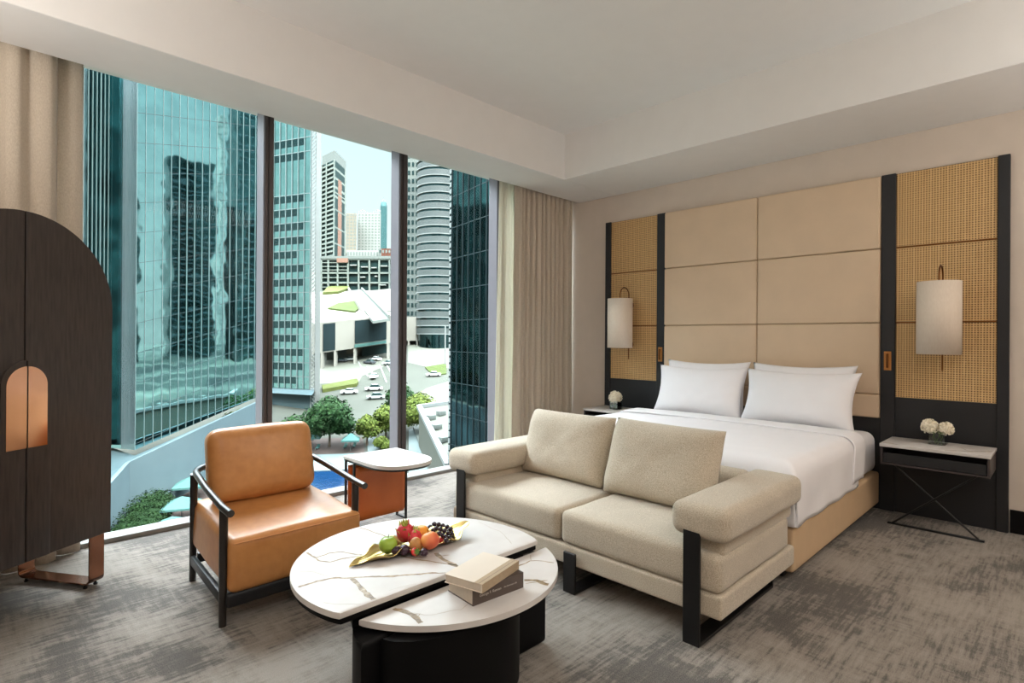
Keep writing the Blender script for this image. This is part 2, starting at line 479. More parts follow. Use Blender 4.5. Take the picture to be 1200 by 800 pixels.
fill_panel(2.9, -1.2, 1.6, 1.2, 20, 'added fill light panel on the ceiling right of the viewpoint towards the bed wall', col=LC)
def fill_uplighter(x, y, power, label):  # uplighters added out of view to brighten the ceiling and window soffit
    t = thing('fill_lamp', label, 'floor lamp', (x, y, 0))
    MB().lathe([(0, 0), (.15, 0), (.15, .015), (.02, .03), (0, .03)], (0, 0, 0), 28).build('base', M['rod_bronze'], t)
    MB().tube([(0, 0, .02), (0, 0, 1.80)], .012, 12).build('pole', M['rod_bronze'], t)
    MB().lathe([(.03, 1.78), (.20, 1.90), (.205, 1.90), (.035, 1.775), (.03, 1.78)], (0, 0, 0), 32).build('bowl', M['rod_bronze'], t)
    l = bpy.data.lights.new('fill_uplight', 'AREA'); l.shape = 'DISK'; l.size = .36; l.energy = power; l.color = LC
    o = bpy.data.objects.new('fill_uplight', l); COL.objects.link(o); o.parent = t; o.location = (0, 0, 1.91); o.rotation_euler = (PI, 0, 0)
fill_uplighter(-.95, 2.7, 46, 'added bronze fill uplighter out of view left of the wardrobe')
fill_uplighter(3.6, -1.7, 58, 'added bronze fill uplighter out of view in the corner right of the bed')

# ---- curtains
def curtain(name, x0, x1, y, n, amp, mat, label, zt=3.0, z0=.002, seed=0, cat='curtain', flare=0, skew=0):
    m = MB()
    nu = n*14
    def fn(a, b):
        x = x0 + (x1-x0)*a
        ph = 2*PI*n*a + .9*noise.noise(Vector((a*n*.7, b*.6, seed)))
        k = .75 + .45*noise.noise(Vector((a*n*.9, seed+3, 0)))
        s = abs(math.sin(ph/2))
        yy = y + amp*(1-2*k*s**.5) + .012*noise.noise(Vector((a*9, b*2, seed+9)))*(1-b)
        xx = x + .25*amp*math.sin(2*ph)*.5 + .02*noise.noise(Vector((a*n*.4, b*1.5, seed+4)))*(1-b) + skew*(1-b)*(1-a)
        return Vector((xx, yy, z0 + (zt-z0)*b))
    m.grid(fn, nu, 26)
    o = m.build(name, mat, smooth=180)
    sm = o.modifiers.new('thick', 'SOLIDIFY'); sm.thickness = .004
    tag(o, label, cat); return o
curtain('curtain', 4.14, 5.07, 4.125, 12, .042, M['drape'], 'long taupe pleated drape filling the corner right of the windows', seed=2)
curtain('sheer_curtain', 3.985, 4.26, 4.20, 5, .016, M['sheer'], 'cream sheer curtain gathered between the last window post and the taupe drape', seed=5, cat='sheer curtain', skew=-.06)
curtain('curtain', -1.2, .40, 4.115, 13, .042, M['drape'], 'long taupe pleated drape behind the arched wardrobe', seed=11)
curtain('curtain_return', .25, .53, 4.215, 2, .018, M['drape'], 'flat edge panel of taupe drape beside the leftmost window', seed=21, skew=0)

# ---- headboard wall unit
PX = 5.056
hb = thing('headboard_wall_panel', 'full headboard wall unit of padded beige squares between black framed cane panels', 'headboard', (PX, 1.97, 0))
def hl(y): return y-1.97
fr = MB()
for a, b in ((2.903, 2.995), (3.565, 3.633), (.957, 1.05), (.308, .371)):
    fr.bb(-.012, .034, hl(a), hl(b), .0, 2.568, r=.003, seg=1)
for a, b in ((2.995, 3.565), (.371, .957)):
    fr.bb(.006, .034, hl(a), hl(b), 0, .868)
    fr.bb(.022, .034, hl(a), hl(b), .868, 2.568)
fr.bb(.0, .034, hl(1.05), hl(2.903), 0, .70)
fr.bb(.012, .034, hl(1.05), hl(2.903), .70, 2.56)
fr.build('frame', M['blackwood'], hb, smooth=30)
MB().bb(.004, .012, hl(1.05), hl(2.903), .70, 2.562).build('padded_back', M['headleather'], hb, smooth=0)
for (a, b) in ((2.995, 3.565), (.371, .957)):
    for (z0, z1) in ((.870, 1.430), (1.440, 1.998), (2.008, 2.562)):
        MB().bb(.004, .022, hl(a)+.002, hl(b)-.002, z0, z1).build('cane_panel', M['cane'], hb, smooth=0)
    for zz in (1.435, 2.003):
        MB().bb(-.002, .02, hl(a)+.002, hl(b)-.002, zz-.006, zz+.006, r=.003).build('wood_strip', M['rod_bronze'], hb)
for (a, b) in ((1.985, 2.899), (1.054, 1.981)):
    for (z0, z1) in ((.70, .879), (.883, 1.431), (1.435, 2.001), (2.005, 2.562)):
        hgt = z1-z0
        MB().rbox((-.008, hl((a+b)/2), (z0+z1)/2), (.05, b-a, hgt), .014, 8, puff=(.006, 0, 0)).build('padded_panel', M['headleather'], hb)
for y in (2.949, 1.003):
    p = MB().bb(-.018, -.011, hl(y)-.024, hl(y)+.024, 1.07, 1.215, r=.002, seg=1).build('switch_plate', M['brass'], hb)
    p['label'] = 'brass plate with a slim upright pull'
    q = MB().tube([(-.03, hl(y), 1.092), (-.034, hl(y), 1.105), (-.034, hl(y), 1.18), (-.03, hl(y), 1.195)], .007)
    q.tube([(-.012, hl(y), 1.098), (-.032, hl(y), 1.098)], .006).tube([(-.012, hl(y), 1.188), (-.032, hl(y), 1.188)], .006)
    q.build('pull', M['rod_bronze'], p)

# ---- wall sconces
def sconce(y, label):
    t = thing('wall_sconce', label, 'wall lamp', (PX+.004, y, 1.205), 0, 'sconces on the cane panels')
    xa, xr = -.215, -.055
    sh = MB(); R = .128
    sh.lathe([(R, 0), (R, .505)], (xa, 0, 0), 48)
    o = sh.build('lamp_shade', M['shade'], t, smooth=60)
    sm = o.modifiers.new('thick', 'SOLIDIFY'); sm.thickness = .004
    MB().lathe([(.0, .012), (R-.006, .012), (R-.006, .018), (0, .018)], (xa, 0, 0), 40).build('diffuser', M['white_plastic'], o)
    pts = [(xr, 0, -.12), (xr, 0, .25), (xr, 0, .545)]
    for k in range(1, 12):
        a = PI*k/12; pts.append(((xa+xr)/2 + (xr-xa)/2*math.cos(a), 0, .545 + .08*math.sin(a)))
    pts += [(xa, 0, .545), (xa, 0, .47)]
    MB().tube(pts, .0055, 10).build('rod', M['rod_bronze'], t, smooth=60)
    MB().tube([(xa, 0, .47), (xa, 0, .36)], .014).ico((xa, 0, .33), .035).build('bulb', M['white_plastic'], t)
    for z in (.03, .445):
        MB().lathe([(0, 0), (.030, 0), (.032, .006), (.026, .014), (.010, .018), (.010, .05), (0, .05)], (-.003, 0, z), 20, M=Matrix.Rotation(-PI/2, 3, 'Y')).build('wall_mount', M['rod_bronze'], t)
sconce(3.30, 'bronze sconce with cream drum shade above the bedside table near the curtains')
sconce(.664, 'bronze sconce with cream drum shade on the cane panel right of the bed')

# ---- marble helper: veins given as polylines with widths, laid in the slab's own top face
def vein(mb, pts, w, z, mi, seed=0, clip=None):
    P = [Vector((x, y, 0)) for x, y in pts]; out = []
    for a, b in zip(P, P[1:]):
        n = max(2, int((b-a).length/.012))
        for i in range(n): out.append(a.lerp(b, i/n))
    out.append(P[-1])
    q = []
    for i, p in enumerate(out):
        o_ = noise.noise_vector(Vector((p.x*14+seed, p.y*14, seed)))*.010 + noise.noise_vector(Vector((p.x*50+seed, p.y*50, seed)))*.003
        q.append(p + Vector((o_.x, o_.y, 0)))
    prev = None
    for i, p in enumerate(q):
        t_ = (q[min(i+1, len(q)-1)] - q[max(i-1, 0)]).normalized()
        nn = Vector((-t_.y, t_.x, 0))
        s_ = i/max(1, len(q)-1)
        wd = w*1.0*(.7+1.1*abs(noise.noise(Vector((p.x*18, p.y*18, seed+4)))))*min(1, (1-s_)*8+.3)
        l, r = p + nn*wd/2, p - nn*wd/2
        l.z = r.z = z
        ok = clip is None or (clip(l) and clip(r))
        cur = (mb.bm.verts.new(l), mb.bm.verts.new(r)) if ok else None
        if prev and cur:
            f = mb.bm.faces.new((prev[0], cur[0], cur[1], prev[1])); f.material_index = mi
        prev = cur

# ---- bedside tables
def nightstand(y0, label):
    t = thing('bedside_table', label, 'bedside table', (4.62, y0, 0), 0, 'marble topped bedside tables')
    W_, D, ZT = .60, .39, .575
    m = MB().bb(0, D, -W_/2, W_/2, ZT-.022, ZT, r=.003, seg=2)
    zt = ZT+.0004
    cl = lambda p: .003 < p.x < D-.003 and abs(p.y) < W_/2-.003
    vein(m, [(.0, -.06), (.06, -.12), (.09, -.19), (.20, -.3)], .016, zt, 1, 3, cl)
    vein(m, [(.02, .30), (.05, .25), (.02, .18)], .012, zt, 1, 5, cl)
    vein(m, [(.30, .3), (.2, .1), (.24, -.1), (.16, -.16)], .004, zt, 2, 6, cl)
    vein(m, [(.08, -.2), (.20, -.12), (.22, -.22)], .006, zt, 1, 8, cl)
    m.build('marble_top', [M['marble'], M['vein'], M['finevein']], t)
    zb = .43
    b = MB().bb(.006, D-.01, W_/2-.018, W_/2-.004, zb, ZT-.022).bb(.006, D-.01, -W_/2+.004, -W_/2+.018, zb, ZT-.022)
    b.bb(.006, D-.01, -W_/2+.018, W_/2-.018, zb, zb+.012).bb(D-.02, D-.01, -W_/2+.018, W_/2-.018, zb, ZT-.022)
    b.build('cabinet_body', M['mullion'], t, smooth=30)
    d = MB().bb(.012, .024, -W_/2+.022, W_/2-.022, zb+.014, zb+.082, r=.002, seg=1).bb(.024, D-.03, -W_/2+.03, -W_/2+.04, zb+.014, zb+.07).bb(.024, D-.03, W_/2-.04, W_/2-.03, zb+.014, zb+.07).bb(.024, D-.03, -W_/2+.04, W_/2-.04, zb+.014, zb+.02)
    d.build('drawer', M['blackwood'], t, smooth=30)
    for x in (.085,):
        f = MB().bb(x-.012, x+.012, -.265, .265, 0, .012, r=.002, seg=1)
        f.build('foot_bar', M['blackmetal'], t)
        for s in (-1, 1):
            MB().tube([(x+.003*s, -.235*s, .010), (x+.003*s, .235*s, zb)], .0065, 8).build('leg', M['blackmetal'], t)
nightstand(.665, 'marble topped bedside table on crossed black legs right of the bed')
nightstand(3.295, 'marble topped bedside table beside the bed nearest the curtains')

# ---- flower vases
def flowers(x, y, z, blooms, label, rz=0):
    t = thing('flower_vase', label, 'vase of flowers', (x, y, z), rz, 'cream flowers in glass cubes')
    s = .046
    g = MB()
    g.bb(-s, s, -s, s, 0, .006)
    for a in (-1, 1):
        g.bb(a*s-.002, a*s+.002, -s, s, .006, .085); g.bb(-s+.002, s-.002, a*s-.002, a*s+.002, .006, .085)
    g.build('glass_cube', M['vaseglass'], t, smooth=0)
    MB().bb(-s+.003, s-.003, -s+.003, s-.003, .0065, .05).build('water', M['vaseglass'], t, smooth=0)
    st = MB()
    for k in range(5):
        a = k*2.4; st.tube([(.02*math.cos(a), .02*math.sin(a), .008), (.03*math.cos(a+1), .03*math.sin(a+1), .05), (.01*math.cos(a+2), .025*math.sin(a+2), .1)], .0022, 6)
    for k in range(3):
        a = k*2.1; st.ico((.030*math.cos(a), .030*math.sin(a), .084), .012, 1, (1.3, .9, .4))
    st.build('stems', M['stemgreen'], t)
    for bi, (bx, by, bz, r) in enumerate(blooms):
        b = MB().ico((bx, by, bz), r*.82, 2, amp=.12, freq=4)
        rnd = random.Random(bi+int(x*50+y*9))
        for k in range(150):
            th = math.acos(1-2*(k+.5)/150); ph = k*2.39996
            n = Vector((math.sin(th)*math.cos(ph), math.sin(th)*math.sin(ph), math.cos(th)))
            if n.z < -.75: continue
            u = n.orthogonal().normalized(); w = n.cross(u)
            a = rnd.uniform(0, 6.28); u, w = u*math.cos(a)+w*math.sin(a), w*math.cos(a)-u*math.sin(a)
            c = Vector((bx, by, bz)) + n*r*rnd.uniform(.84, 1.0); sz = r*rnd.uniform(.20, .30)
            p = [c - n*sz*.25, c + u*sz + n*sz*.25, c + (u*.6+w*.8)*sz + n*sz*.4, c + w*sz+n*sz*.1, c + (w*.6-u*.8)*sz + n*sz*.35, c - u*sz + n*sz*.1]
            b.faces(p, [(0, 1, 2), (0, 2, 3), (0, 3, 4), (0, 4, 5)])
        b.build('bloom', M['petal'], t, smooth=0, norm=False)
M['stemgreen'] = plain('stem_green', (96, 134, 58), .6, var=.15)
M['petal'] = plain('cream_petals', (248, 240, 220), .8, var=.05, scale=60)
flowers(4.87, .668, .5755, [(0, .046, .118, .053), (.005, -.042, .112, .048)], 'glass cube of two cream blooms on the right bedside table')
flowers(4.80, 3.31, .5755, [(0, .01, .118, .066)], 'glass cube with one round cream bloom on the far bedside table by the curtains')

# ---- bed
bed = thing('bed', 'king bed with white cotton sheets and tan upholstered base', 'bed', (3.17, 1.98, 0))
BW = .93; BL = 1.86
b = MB()
b.rbox((BL/2, 0, .17), (BL, BW*2, .245), .02, 8)
b.build('bed_base', M['bedrail'], bed)
for x in (.08, BL-.1):
    for y in (-BW+.1, BW-.1):
        MB().bb(x-.03, x+.03, y-.03, y+.03, 0, .06, r=.004).build('foot', M['blackmetal'], bed)
mt = MB().rbox((BL/2+.015, 0, .445), (BL-.05, BW*2-.03, .31), .07, 14, puff=(0, .006, .012), wr=.004, wf=5, seed=1)
mt.build('mattress', M['white_sheet'], bed, smooth=180)
# duvet: a shell over the top, sides and foot, hem near the base
dv = MB()
x0, x1 = -.012, 1.22
hw = BW+.004
def duv(a, b):
    # a along the bed (0 foot-bottom .. 1 pillow end), b across
    L1 = .33; Lx = x1-x0; tot = L1+Lx
    s = a*tot
    R = .07
    ztop = .628; zlow = .30
    # section across
    Wd = 2*hw; side = .315
    tt = b*(Wd+2*side)
    r = .075
    def prof(q, q0, q1, zt, zl):   # q running length from one hem to the other; returns (coord, height)
        h1 = zt-zl
        if q < h1-r: return q0, zl+q
        if q < h1-r+r*PI/2:
            an = (q-(h1-r))/r; return q0+r-r*math.cos(an), zt-r+r*math.sin(an)
        return None
    h = ztop-zlow
    arc = r*PI/2
    total = 2*(h-r+arc)+Wd-2*r
    q = b*total
    if q <= h-r+arc: y, z = prof(q, -hw, hw, ztop, zlow)
    elif q >= total-(h-r+arc):
        y, z = prof(total-q, -hw, hw, ztop, zlow); y = -y
    else: y, z = -hw+r+(q-(h-r+arc)), ztop
    # along
    totx = (h-r+arc)+(Lx-r)
    qx = a*totx
    if qx <= h-r+arc: xx, zz = prof(qx, x0, x1, ztop, zlow)
    else: xx, zz = x0+r+(qx-(h-r+arc)), ztop
    z2 = min(z, zz)
    # soften: pull x or y inwards where the other coordinate is already down
    pu = .010*(1-(y/hw)**2)*(z2-zlow)/h
    nn = noise.noise(Vector((xx*3, y*2.2, z2*4)))*.010 + noise.noise(Vector((xx*9, y*5, z2*8+4)))*.0035
    k = 1 + (nn*.8/hw if abs(y) > hw-.1 else 0)
    if abs(y) > hw-.12:           # hanging side: shallow vertical folds
        k += .006*math.sin(xx*17+z2*5)*(ztop-z2)/h
    sk = 0
    if abs(y) > hw-.02 and xx < .12: sk = -.02*(.12-xx)/.12
    return Vector((xx + (nn if z2 < ztop-.02 and xx < .02 else 0), (y*k)+(sk if y > 0 else -sk)*0, z2+pu+nn*.6))
dv.grid(duv, 60, 90)
o = dv.build('duvet', M['white_sheet'], bed, smooth=180)
sm = o.modifiers.new('thick', 'SOLIDIFY'); sm.thickness = .012; sm.offset = 1
# turned-back sheet band
tb = MB()
def band(a, b):
    h = .30; r = .075; arc = r*PI/2; hw2 = hw+.013; ztop = .641
    total = 2*(h-r+arc)+2*hw2-2*r; q = b*total
    def prof(q):
        if q < h-r: return -hw2, ztop-h+q
        an = (q-(h-r))/r; return -hw2+r-r*math.cos(an), ztop-r+r*math.sin(an)
    if q <= h-r+arc: y, z = prof(q)
    elif q >= total-(h-r+arc):
        y, z = prof(total-q); y = -y
    else: y, z = -hw2+r+(q-(h-r+arc)), ztop
    x = 1.10 + .26*a + .012*noise.noise(Vector((y*2, a, 3))) - .06*max(0, (ztop-z)/h)
    rd = .008*math.sin(PI*a)**.5
    return Vector((x, y, z + .012*(1-(y/hw2)**2) + rd + .003*noise.noise(Vector((x*8, y*5, 1)))))
tb.grid(band, 14, 80)
o = tb.build('folded_sheet', M['white_sheet'], bed, smooth=180)
sm = o.modifiers.new('thick', 'SOLIDIFY'); sm.thickness = .008; sm.offset = 1

def pillow_mesh(w, h, th, seed, bow=1.0, pw=2.6, ex=.62):
    m = MB(); N = 30
    def fn(sgn):
        def f(a, b):
            u = 2*a-1; v = 2*b-1
            # corners stay pointed, edges bow in
            x = u*w/2*(1-.055*bow*(1-abs(v)**2)*abs(u)**3) ; y = v*h/2*(1-.07*bow*(1-abs(u)**2)*abs(v)**3)
            e = max(0, (1-abs(u)**pw))**ex*max(0, (1-abs(v)**pw))**ex
            z = sgn*th/2*e
            z += .010*noise.noise(Vector((x*5+seed, y*5, sgn)))*e + .004*noise.noise(Vector((x*14+seed, y*14, sgn)))*e**.5
            return Vector((x, y, z))
        return f
    m.grid(fn(1), N, N); m.grid(fn(-1), N, N)
    bmesh.ops.remove_doubles(m.bm, verts=m.bm.verts[:], dist=1e-5)
    return m
def pillow(name, y, x, z, w, h, th, lean, yaw, mat, label, cat, group, seed, roll=0, bow=1.0, pw=2.6, ex=.62):
    # stands on its long edge, face towards -x
    m = pillow_mesh(w, h, th, seed, bow, pw, ex)
    o = m.build(name, mat, smooth=180)
    R = Matrix.Rotation(yaw, 3, 'Z') @ Matrix.Rotation(lean, 3, 'Y') @ Matrix.Rotation(roll, 3, 'X') @ Matrix(((0, 0, -1), (-1, 0, 0), (0, 1, 0)))
    o.matrix_world = Matrix.Translation((x, y, z)) @ R.to_4x4()
    return tag(o, label, cat, group)
pg = 'white bed pillows against the headboard'
pillow('bed_pillow', 2.39, 4.865, .86, .80, .50, .13, math.radians(14), 0, M['white_sheet'], 'white pillow mostly hidden behind the front pillow nearest the curtains', 'pillow', pg, 1, bow=1.7)
pillow('bed_pillow', 1.57, 4.865, .86, .80, .50, .13, math.radians(14), 0, M['white_sheet'], 'white pillow mostly hidden behind the front pillow nearest the right cane panel', 'pillow', pg, 2, bow=1.7)
pillow('bed_pillow', 2.365, 4.70, .835, .82, .47, .17, math.radians(20), math.radians(3), M['white_sheet'], 'white front pillow on the side of the bed nearest the curtains', 'pillow', pg, 3, bow=1.7)
pillow('bed_pillow', 1.535, 4.69, .835, .86, .47, .18, math.radians(20), math.radians(-2), M['white_sheet'], 'wide white front pillow on the side of the bed nearest the right bedside table', 'pillow', pg, 4, bow=1.7)

# ---- sofa
sofa = thing('sofa', 'two seat beige sofa with padded bolster arms and black bar legs before the bed', 'sofa', (2.24, 1.9, 0))
MB().rbox((.43, 0, .18), (.86, 1.76, .10), .015, 8).build('seat_base', M['sofa'], sofa)
for y in (-.44, .44):
    MB().rbox((.40, y, .315), (.80, .868, .17), .035, 14, puff=(.006, 0, .014), wr=.003, seed=int(y*10)).build('seat_cushion', M['sofa'], sofa, smooth=180)
for y, yy in ((-.785, 0), (.785, 0)):
    MB().rbox((.425, y, .525), (.90, .26, .145), .045, 12, puff=(.003, .008, .006), wr=.003, seed=int(y*10)).build('armrest', M['sofa'], sofa, smooth=180)
for y in (-.785, .785):
    MB().rbox((.44, y, .43), (.80, .17, .10), .02, 6).build('arm_support', M['sofa'], sofa, smooth=180)
MB().rbox((.80, 0, .42), (.13, 1.34, .33), .05, 10, puff=(.01, 0, .01), wr=.003).build('backrest', M['sofa'], sofa, smooth=180)
for y, top in ((-.757, .51), (-.09, .205), (.780, .51)):
    m = MB().bb(-.024, -.010, y-.038, y+.038, 0, top, r=.002, seg=1)
    m.bb(-.012, .80, y-.038, y+.038, 0, .014, r=.002, seg=1).bb(.788, .80, y-.038, y+.038, .01, .14)
    m.build('leg', M['blackmetal'], sofa, smooth=30)
pg = 'beige sofa back cushions'
pillow('sofa_cushion', 2.29, 2.775, .612, .66, .43, .19, math.radians(19), math.radians(1), M['sofa'], 'square beige sofa cushion on the half nearest the window', 'cushion', pg, 5, bow=.35, pw=4.5, ex=.5)
pillow('sofa_cushion', 1.60, 2.75, .617, .68, .44, .20, math.radians(19), math.radians(-2), M['sofa'], 'square beige sofa cushion on the half in front of the bed', 'cushion', pg, 6, bow=.35, pw=4.5, ex=.5)

# ---- armchair
ch = thing('armchair', 'tan leather armchair with dark rounded wood frame facing the coffee table', 'armchair', (1.18, 2.66, 0))
def slant(a0, a1):
    def w(o):
        return Vector((o.x*(1-.055*((o.y+.3)/.6)), o.y, o.z + .05*((o.y+.3)/.6)))
    return w
MB().rbox((0, .275, .265), (.655, .63, .245), .035, 14, puff=(.004, .004, .016), wr=.003, seed=2, warp=slant(0, 0)).build('seat', M['leather'], ch, smooth=180)
se = MB()
pts = []
for k in range(25):
    a = -1+2*k/24
    pts.append((a*.31, -.043-.004*(1-a*a), .372))
se.tube(pts, .0035, 6).build('seam', M['leather'], ch)
def backwarp(o): return Vector((o.x, o.y, o.z))
MB().rbox((0, 0, 0), (.545, .15, .38), .06, 14, puff=(.006, .02, .006), wr=.003, seed=4).build('backrest', M['leather'], ch, smooth=180)
bk = bpy.data.objects['backrest.001']; bk.location = (.005, .475, .62); bk.rotation_euler = (math.radians(-14), 0, 0)
LFT = [(-.345, -.105, .530), (-.345, .0, .535), (-.335, .25, .563), (-.318, .47, .590)]
RGT = [(.308, -.10, .530), (.312, .0, .535), (.312, .25, .563), (.306, .47, .590)]
for k in range(1, 9):
    a = PI/2*k/8; LFT.append((-.318+.11*(1-math.cos(a)), .47+.13*math.sin(a), .590+.012*math.sin(a)))
    RGT.append((.306-.11*(1-math.cos(a)), .47+.13*math.sin(a), .590+.012*math.sin(a)))
MB().tube(LFT+RGT[::-1], .0165, 14).build('arm_rail', M['darkrod'], ch, smooth=60)
for s, xf, xb in ((-1, -.340, -.318), (1, .308, .306)):
    MB().tube([(xf, .008, 0), (xf, -.002, .53)], .018, 14, radii=[.0165, .019]).build('leg', M['darkrod'], ch, smooth=60)
    MB().tube([(xb-s*.022, .62, 0), (xb, .52, .588)], .018, 14, radii=[.0165, .019]).build('leg', M['darkrod'], ch, smooth=60)
fr_ = MB().bb(-.335, .305, -.035, .0, .085, .15, r=.014, seg=3)
for s in (-1, 1):
    fr_.box((s*.314-.010, .285, .125), (.024, .58, .05), .006, 2, Matrix.Rotation(math.radians(s*3.3), 3, 'Z'))
fr_.bb(-.28, .28, .58, .61, .10, .15, r=.006)
fr_.build('seat_frame', M['blackwood'], ch)
ch.location = (1.187, 2.675, 0)

# ---- side table
st = thing('side_table', 'small side table with rounded marble top and orange leather sling behind the armchair', 'side table', (2.08, 3.22, 0))
STZ = .49
def outline(w, yb, yf, n=22, inset=0):
    r = w; pts = [(w-inset, yb-inset)]
    pts += [(-w+inset, yb-inset)]
    for k in range(n+1):
        a = PI + PI*k/n
        ca, sa = math.cos(a), math.sin(a)
        ex = .8
        pts.append(((w-inset)*abs(ca)**ex*(1 if ca > 0 else -1), yf+.24 + (.24-inset)*abs(sa)**ex*(-1)))
    return pts
m = MB().prism(outline(.212, .285, -.27), STZ-.022, STZ, r=.004)
cl = lambda p: abs(p.x) < .20 and -.2 < p.y < .28
vein(m, [(.0, .27), (.02, .2), (.06, .1), (.05, .02)], .012, STZ+.0004, 1, 2, cl)
vein(m, [(-.2, .1), (-.1, .02), (.0, .05)], .003, STZ+.0004, 2, 4, cl)
m.build('marble_top', [M['marble'], M['vein'], M['finevein']], st)
MB().prism(outline(.206, .285, -.262), STZ-.036, STZ-.022).build('under_plate', M['blackmetal'], st)
for x in (-.205, .205):
    for y in (.15, .262):
        MB().bb(x-.007, x+.007, y-.007, y+.007, 0, STZ-.03, r=.001, seg=1).build('leg', M['blackmetal'], st, smooth=30)
for x in (-.205, .205):
    MB().bb(x-.006, x+.006, .157, .255, .0, .012).build('crossbar', M['blackmetal'], st, smooth=30)
sl = MB()
prof = [(.146, .425), (.143, .25), (.146, .09), (.16, .06), (.20, .048), (.245, .06), (.262, .09), (.264, .25), (.262, .425)]
def slf(a, b):
    q = b*(len(prof)-1); i = min(int(q), len(prof)-2); f = q-i
    y = prof[i][0]*(1-f)+prof[i+1][0]*f; z = prof[i][1]*(1-f)+prof[i+1][1]*f
    x = -.19+.382*a
    return Vector((x, y + .004*math.sin(PI*a), z))
sl.grid(slf, 16, 32)
o = sl.build('leather_sling', M['orange'], st, smooth=180)
sm = o.modifiers.new('thick', 'SOLIDIFY'); sm.thickness = .004

# ---- coffee table
ct = thing('coffee_table', 'round split marble coffee table on black drum bases in front of the sofa', 'coffee table', (1.36, 1.87, 0))
C1 = (0, 0); R1 = .512; H1 = .40; Y1 = 1.679-1.87
C2 = (.056, -.008); R2 = .502; H2 = .36; Y2 = 1.672-1.87
def seg(cx, cy, R, ych, above, n=72, corner=.012):
    s = (ych-cy)/R; a0 = math.asin(s)
    pts = []
    if above:
        A0, A1 = a0, PI-a0
    else:
        A0, A1 = PI-a0, 2*PI+a0
    for k in range(n+1):
        a = A0+(A1-A0)*k/n; pts.append((cx+R*math.cos(a), cy+R*math.sin(a)))
    return pts
p1 = seg(0, 0, R1, Y1, True); p2 = seg(*C2, R2, Y2, False)
m = MB().prism(p1, H1-.021, H1, r=.004)
zt = H1+.0004
cl1 = lambda p: p.y > Y1+.005 and math.hypot(p.x, p.y) < R1-.006
def wv(u, v, z=H1):
    q = Z(u, v, z); return (q.x-1.36, q.y-1.87)
for px, w, mi, sd in (
    ([(351, 688), (372, 680), (392, 677), (412, 677), (440, 676), (470, 674), (500, 672), (522, 671)], .013, 1, 1),
    ([(411, 677), (424, 687), (432, 697), (441, 703), (446, 709), (449, 713)], .020, 1, 2),
    ([(357, 645), (366, 650), (374, 657), (388, 658), (402, 654), (420, 652), (436, 654)], .010, 1, 3),
    ([(371, 653), (385, 648), (400, 647), (418, 650), (430, 651)], .008, 1, 4),
    ([(420, 617), (432, 621), (446, 626), (470, 640)], .009, 1, 5),
    ([(470, 652), (490, 656), (515, 659), (537, 663)], .008, 1, 6),
    ([(511, 648), (518, 655), (528, 659), (538, 664)], .022, 1, 7),
    ([(510, 650), (516, 652), (526, 650)], .006, 1, 8),
    ([(352, 669), (368, 670), (388, 677)], .003, 2, 9),
    ([(380, 705), (405, 708), (440, 707)], .003, 2, 10),
    ([(560, 612), (585, 623), (600, 637)], .003, 2, 11),
    ([(455, 692), (475, 686), (505, 682)], .002, 2, 12)):
    vein(m, [wv(*q) for q in px], w, zt, mi, sd, cl1)
m.build('marble_top', [M['marble'], M['vein'], M['finevein']], ct)
m = MB().prism(p2, H2-.021, H2, r=.004)
cl2 = lambda p: p.y < Y2-.005 and math.hypot(p.x-C2[0], p.y-C2[1]) < R2-.006
for px, w, mi, sd in (
    ([(456, 712), (470, 716), (482, 721), (490, 727), (497, 735)], .020, 1, 21),
    ([(470, 716), (500, 720), (538, 714), (552, 706)], .0035, 2, 22),
    ([(482, 719), (492, 719), (487, 724)], .005, 1, 26),
    ([(606, 663), (620, 657), (636, 657), (652, 660)], .008, 1, 23),
    ([(622, 657), (621, 650), (616, 645)], .004, 2, 27),
    ([(614, 680), (628, 680), (638, 684), (645, 685)], .020, 1, 24),
    ([(616, 684), (630, 681), (642, 680)], .006, 1, 25)):
    vein(m, [wv(*q, H2) for q in px], w, H2+.0004, mi, sd, cl2)
m.build('marble_top', [M['marble'], M['vein'], M['finevein']], ct)
q1 = seg(0, 0, R1-.008, Y1+.004, True); q2 = seg(*C2, R2-.008, Y2-.004, False)
MB().prism(q1, H1-.042, H1-.021, r=.003, seg=1).build('under_plate', M['black'], ct)
MB().prism(q2, H2-.032, H2-.021, r=.003, seg=1).build('under_plate', M['black'], ct)
def drum(x0, x1, ych, depth, above, z1):
    pts = []; n = 48; cx = (x0+x1)/2; a_ = (x1-x0)/2
    for k in range(n+1):
        a = PI*k/n; pts.append((cx + a_*math.cos(a), ych + (depth if above else -depth)*math.sin(a)))
    if not above: pts = pts[::-1]
    return MB().prism(pts, 0, z1, r=.02, seg=3)
drum(-.45, .425, -.285, .30, True, H2-.033).build('drum_base', M['black'], ct)
MB().prism([(-.42, -.175), (.40, -.175), (.33, .0), (-.35, .0)], H2-.033, H1-.042).build('riser', M['black'], ct)
drum(-.385, .222, -.29, .16, False, H2-.032).build('drum_base', M['black'], ct)

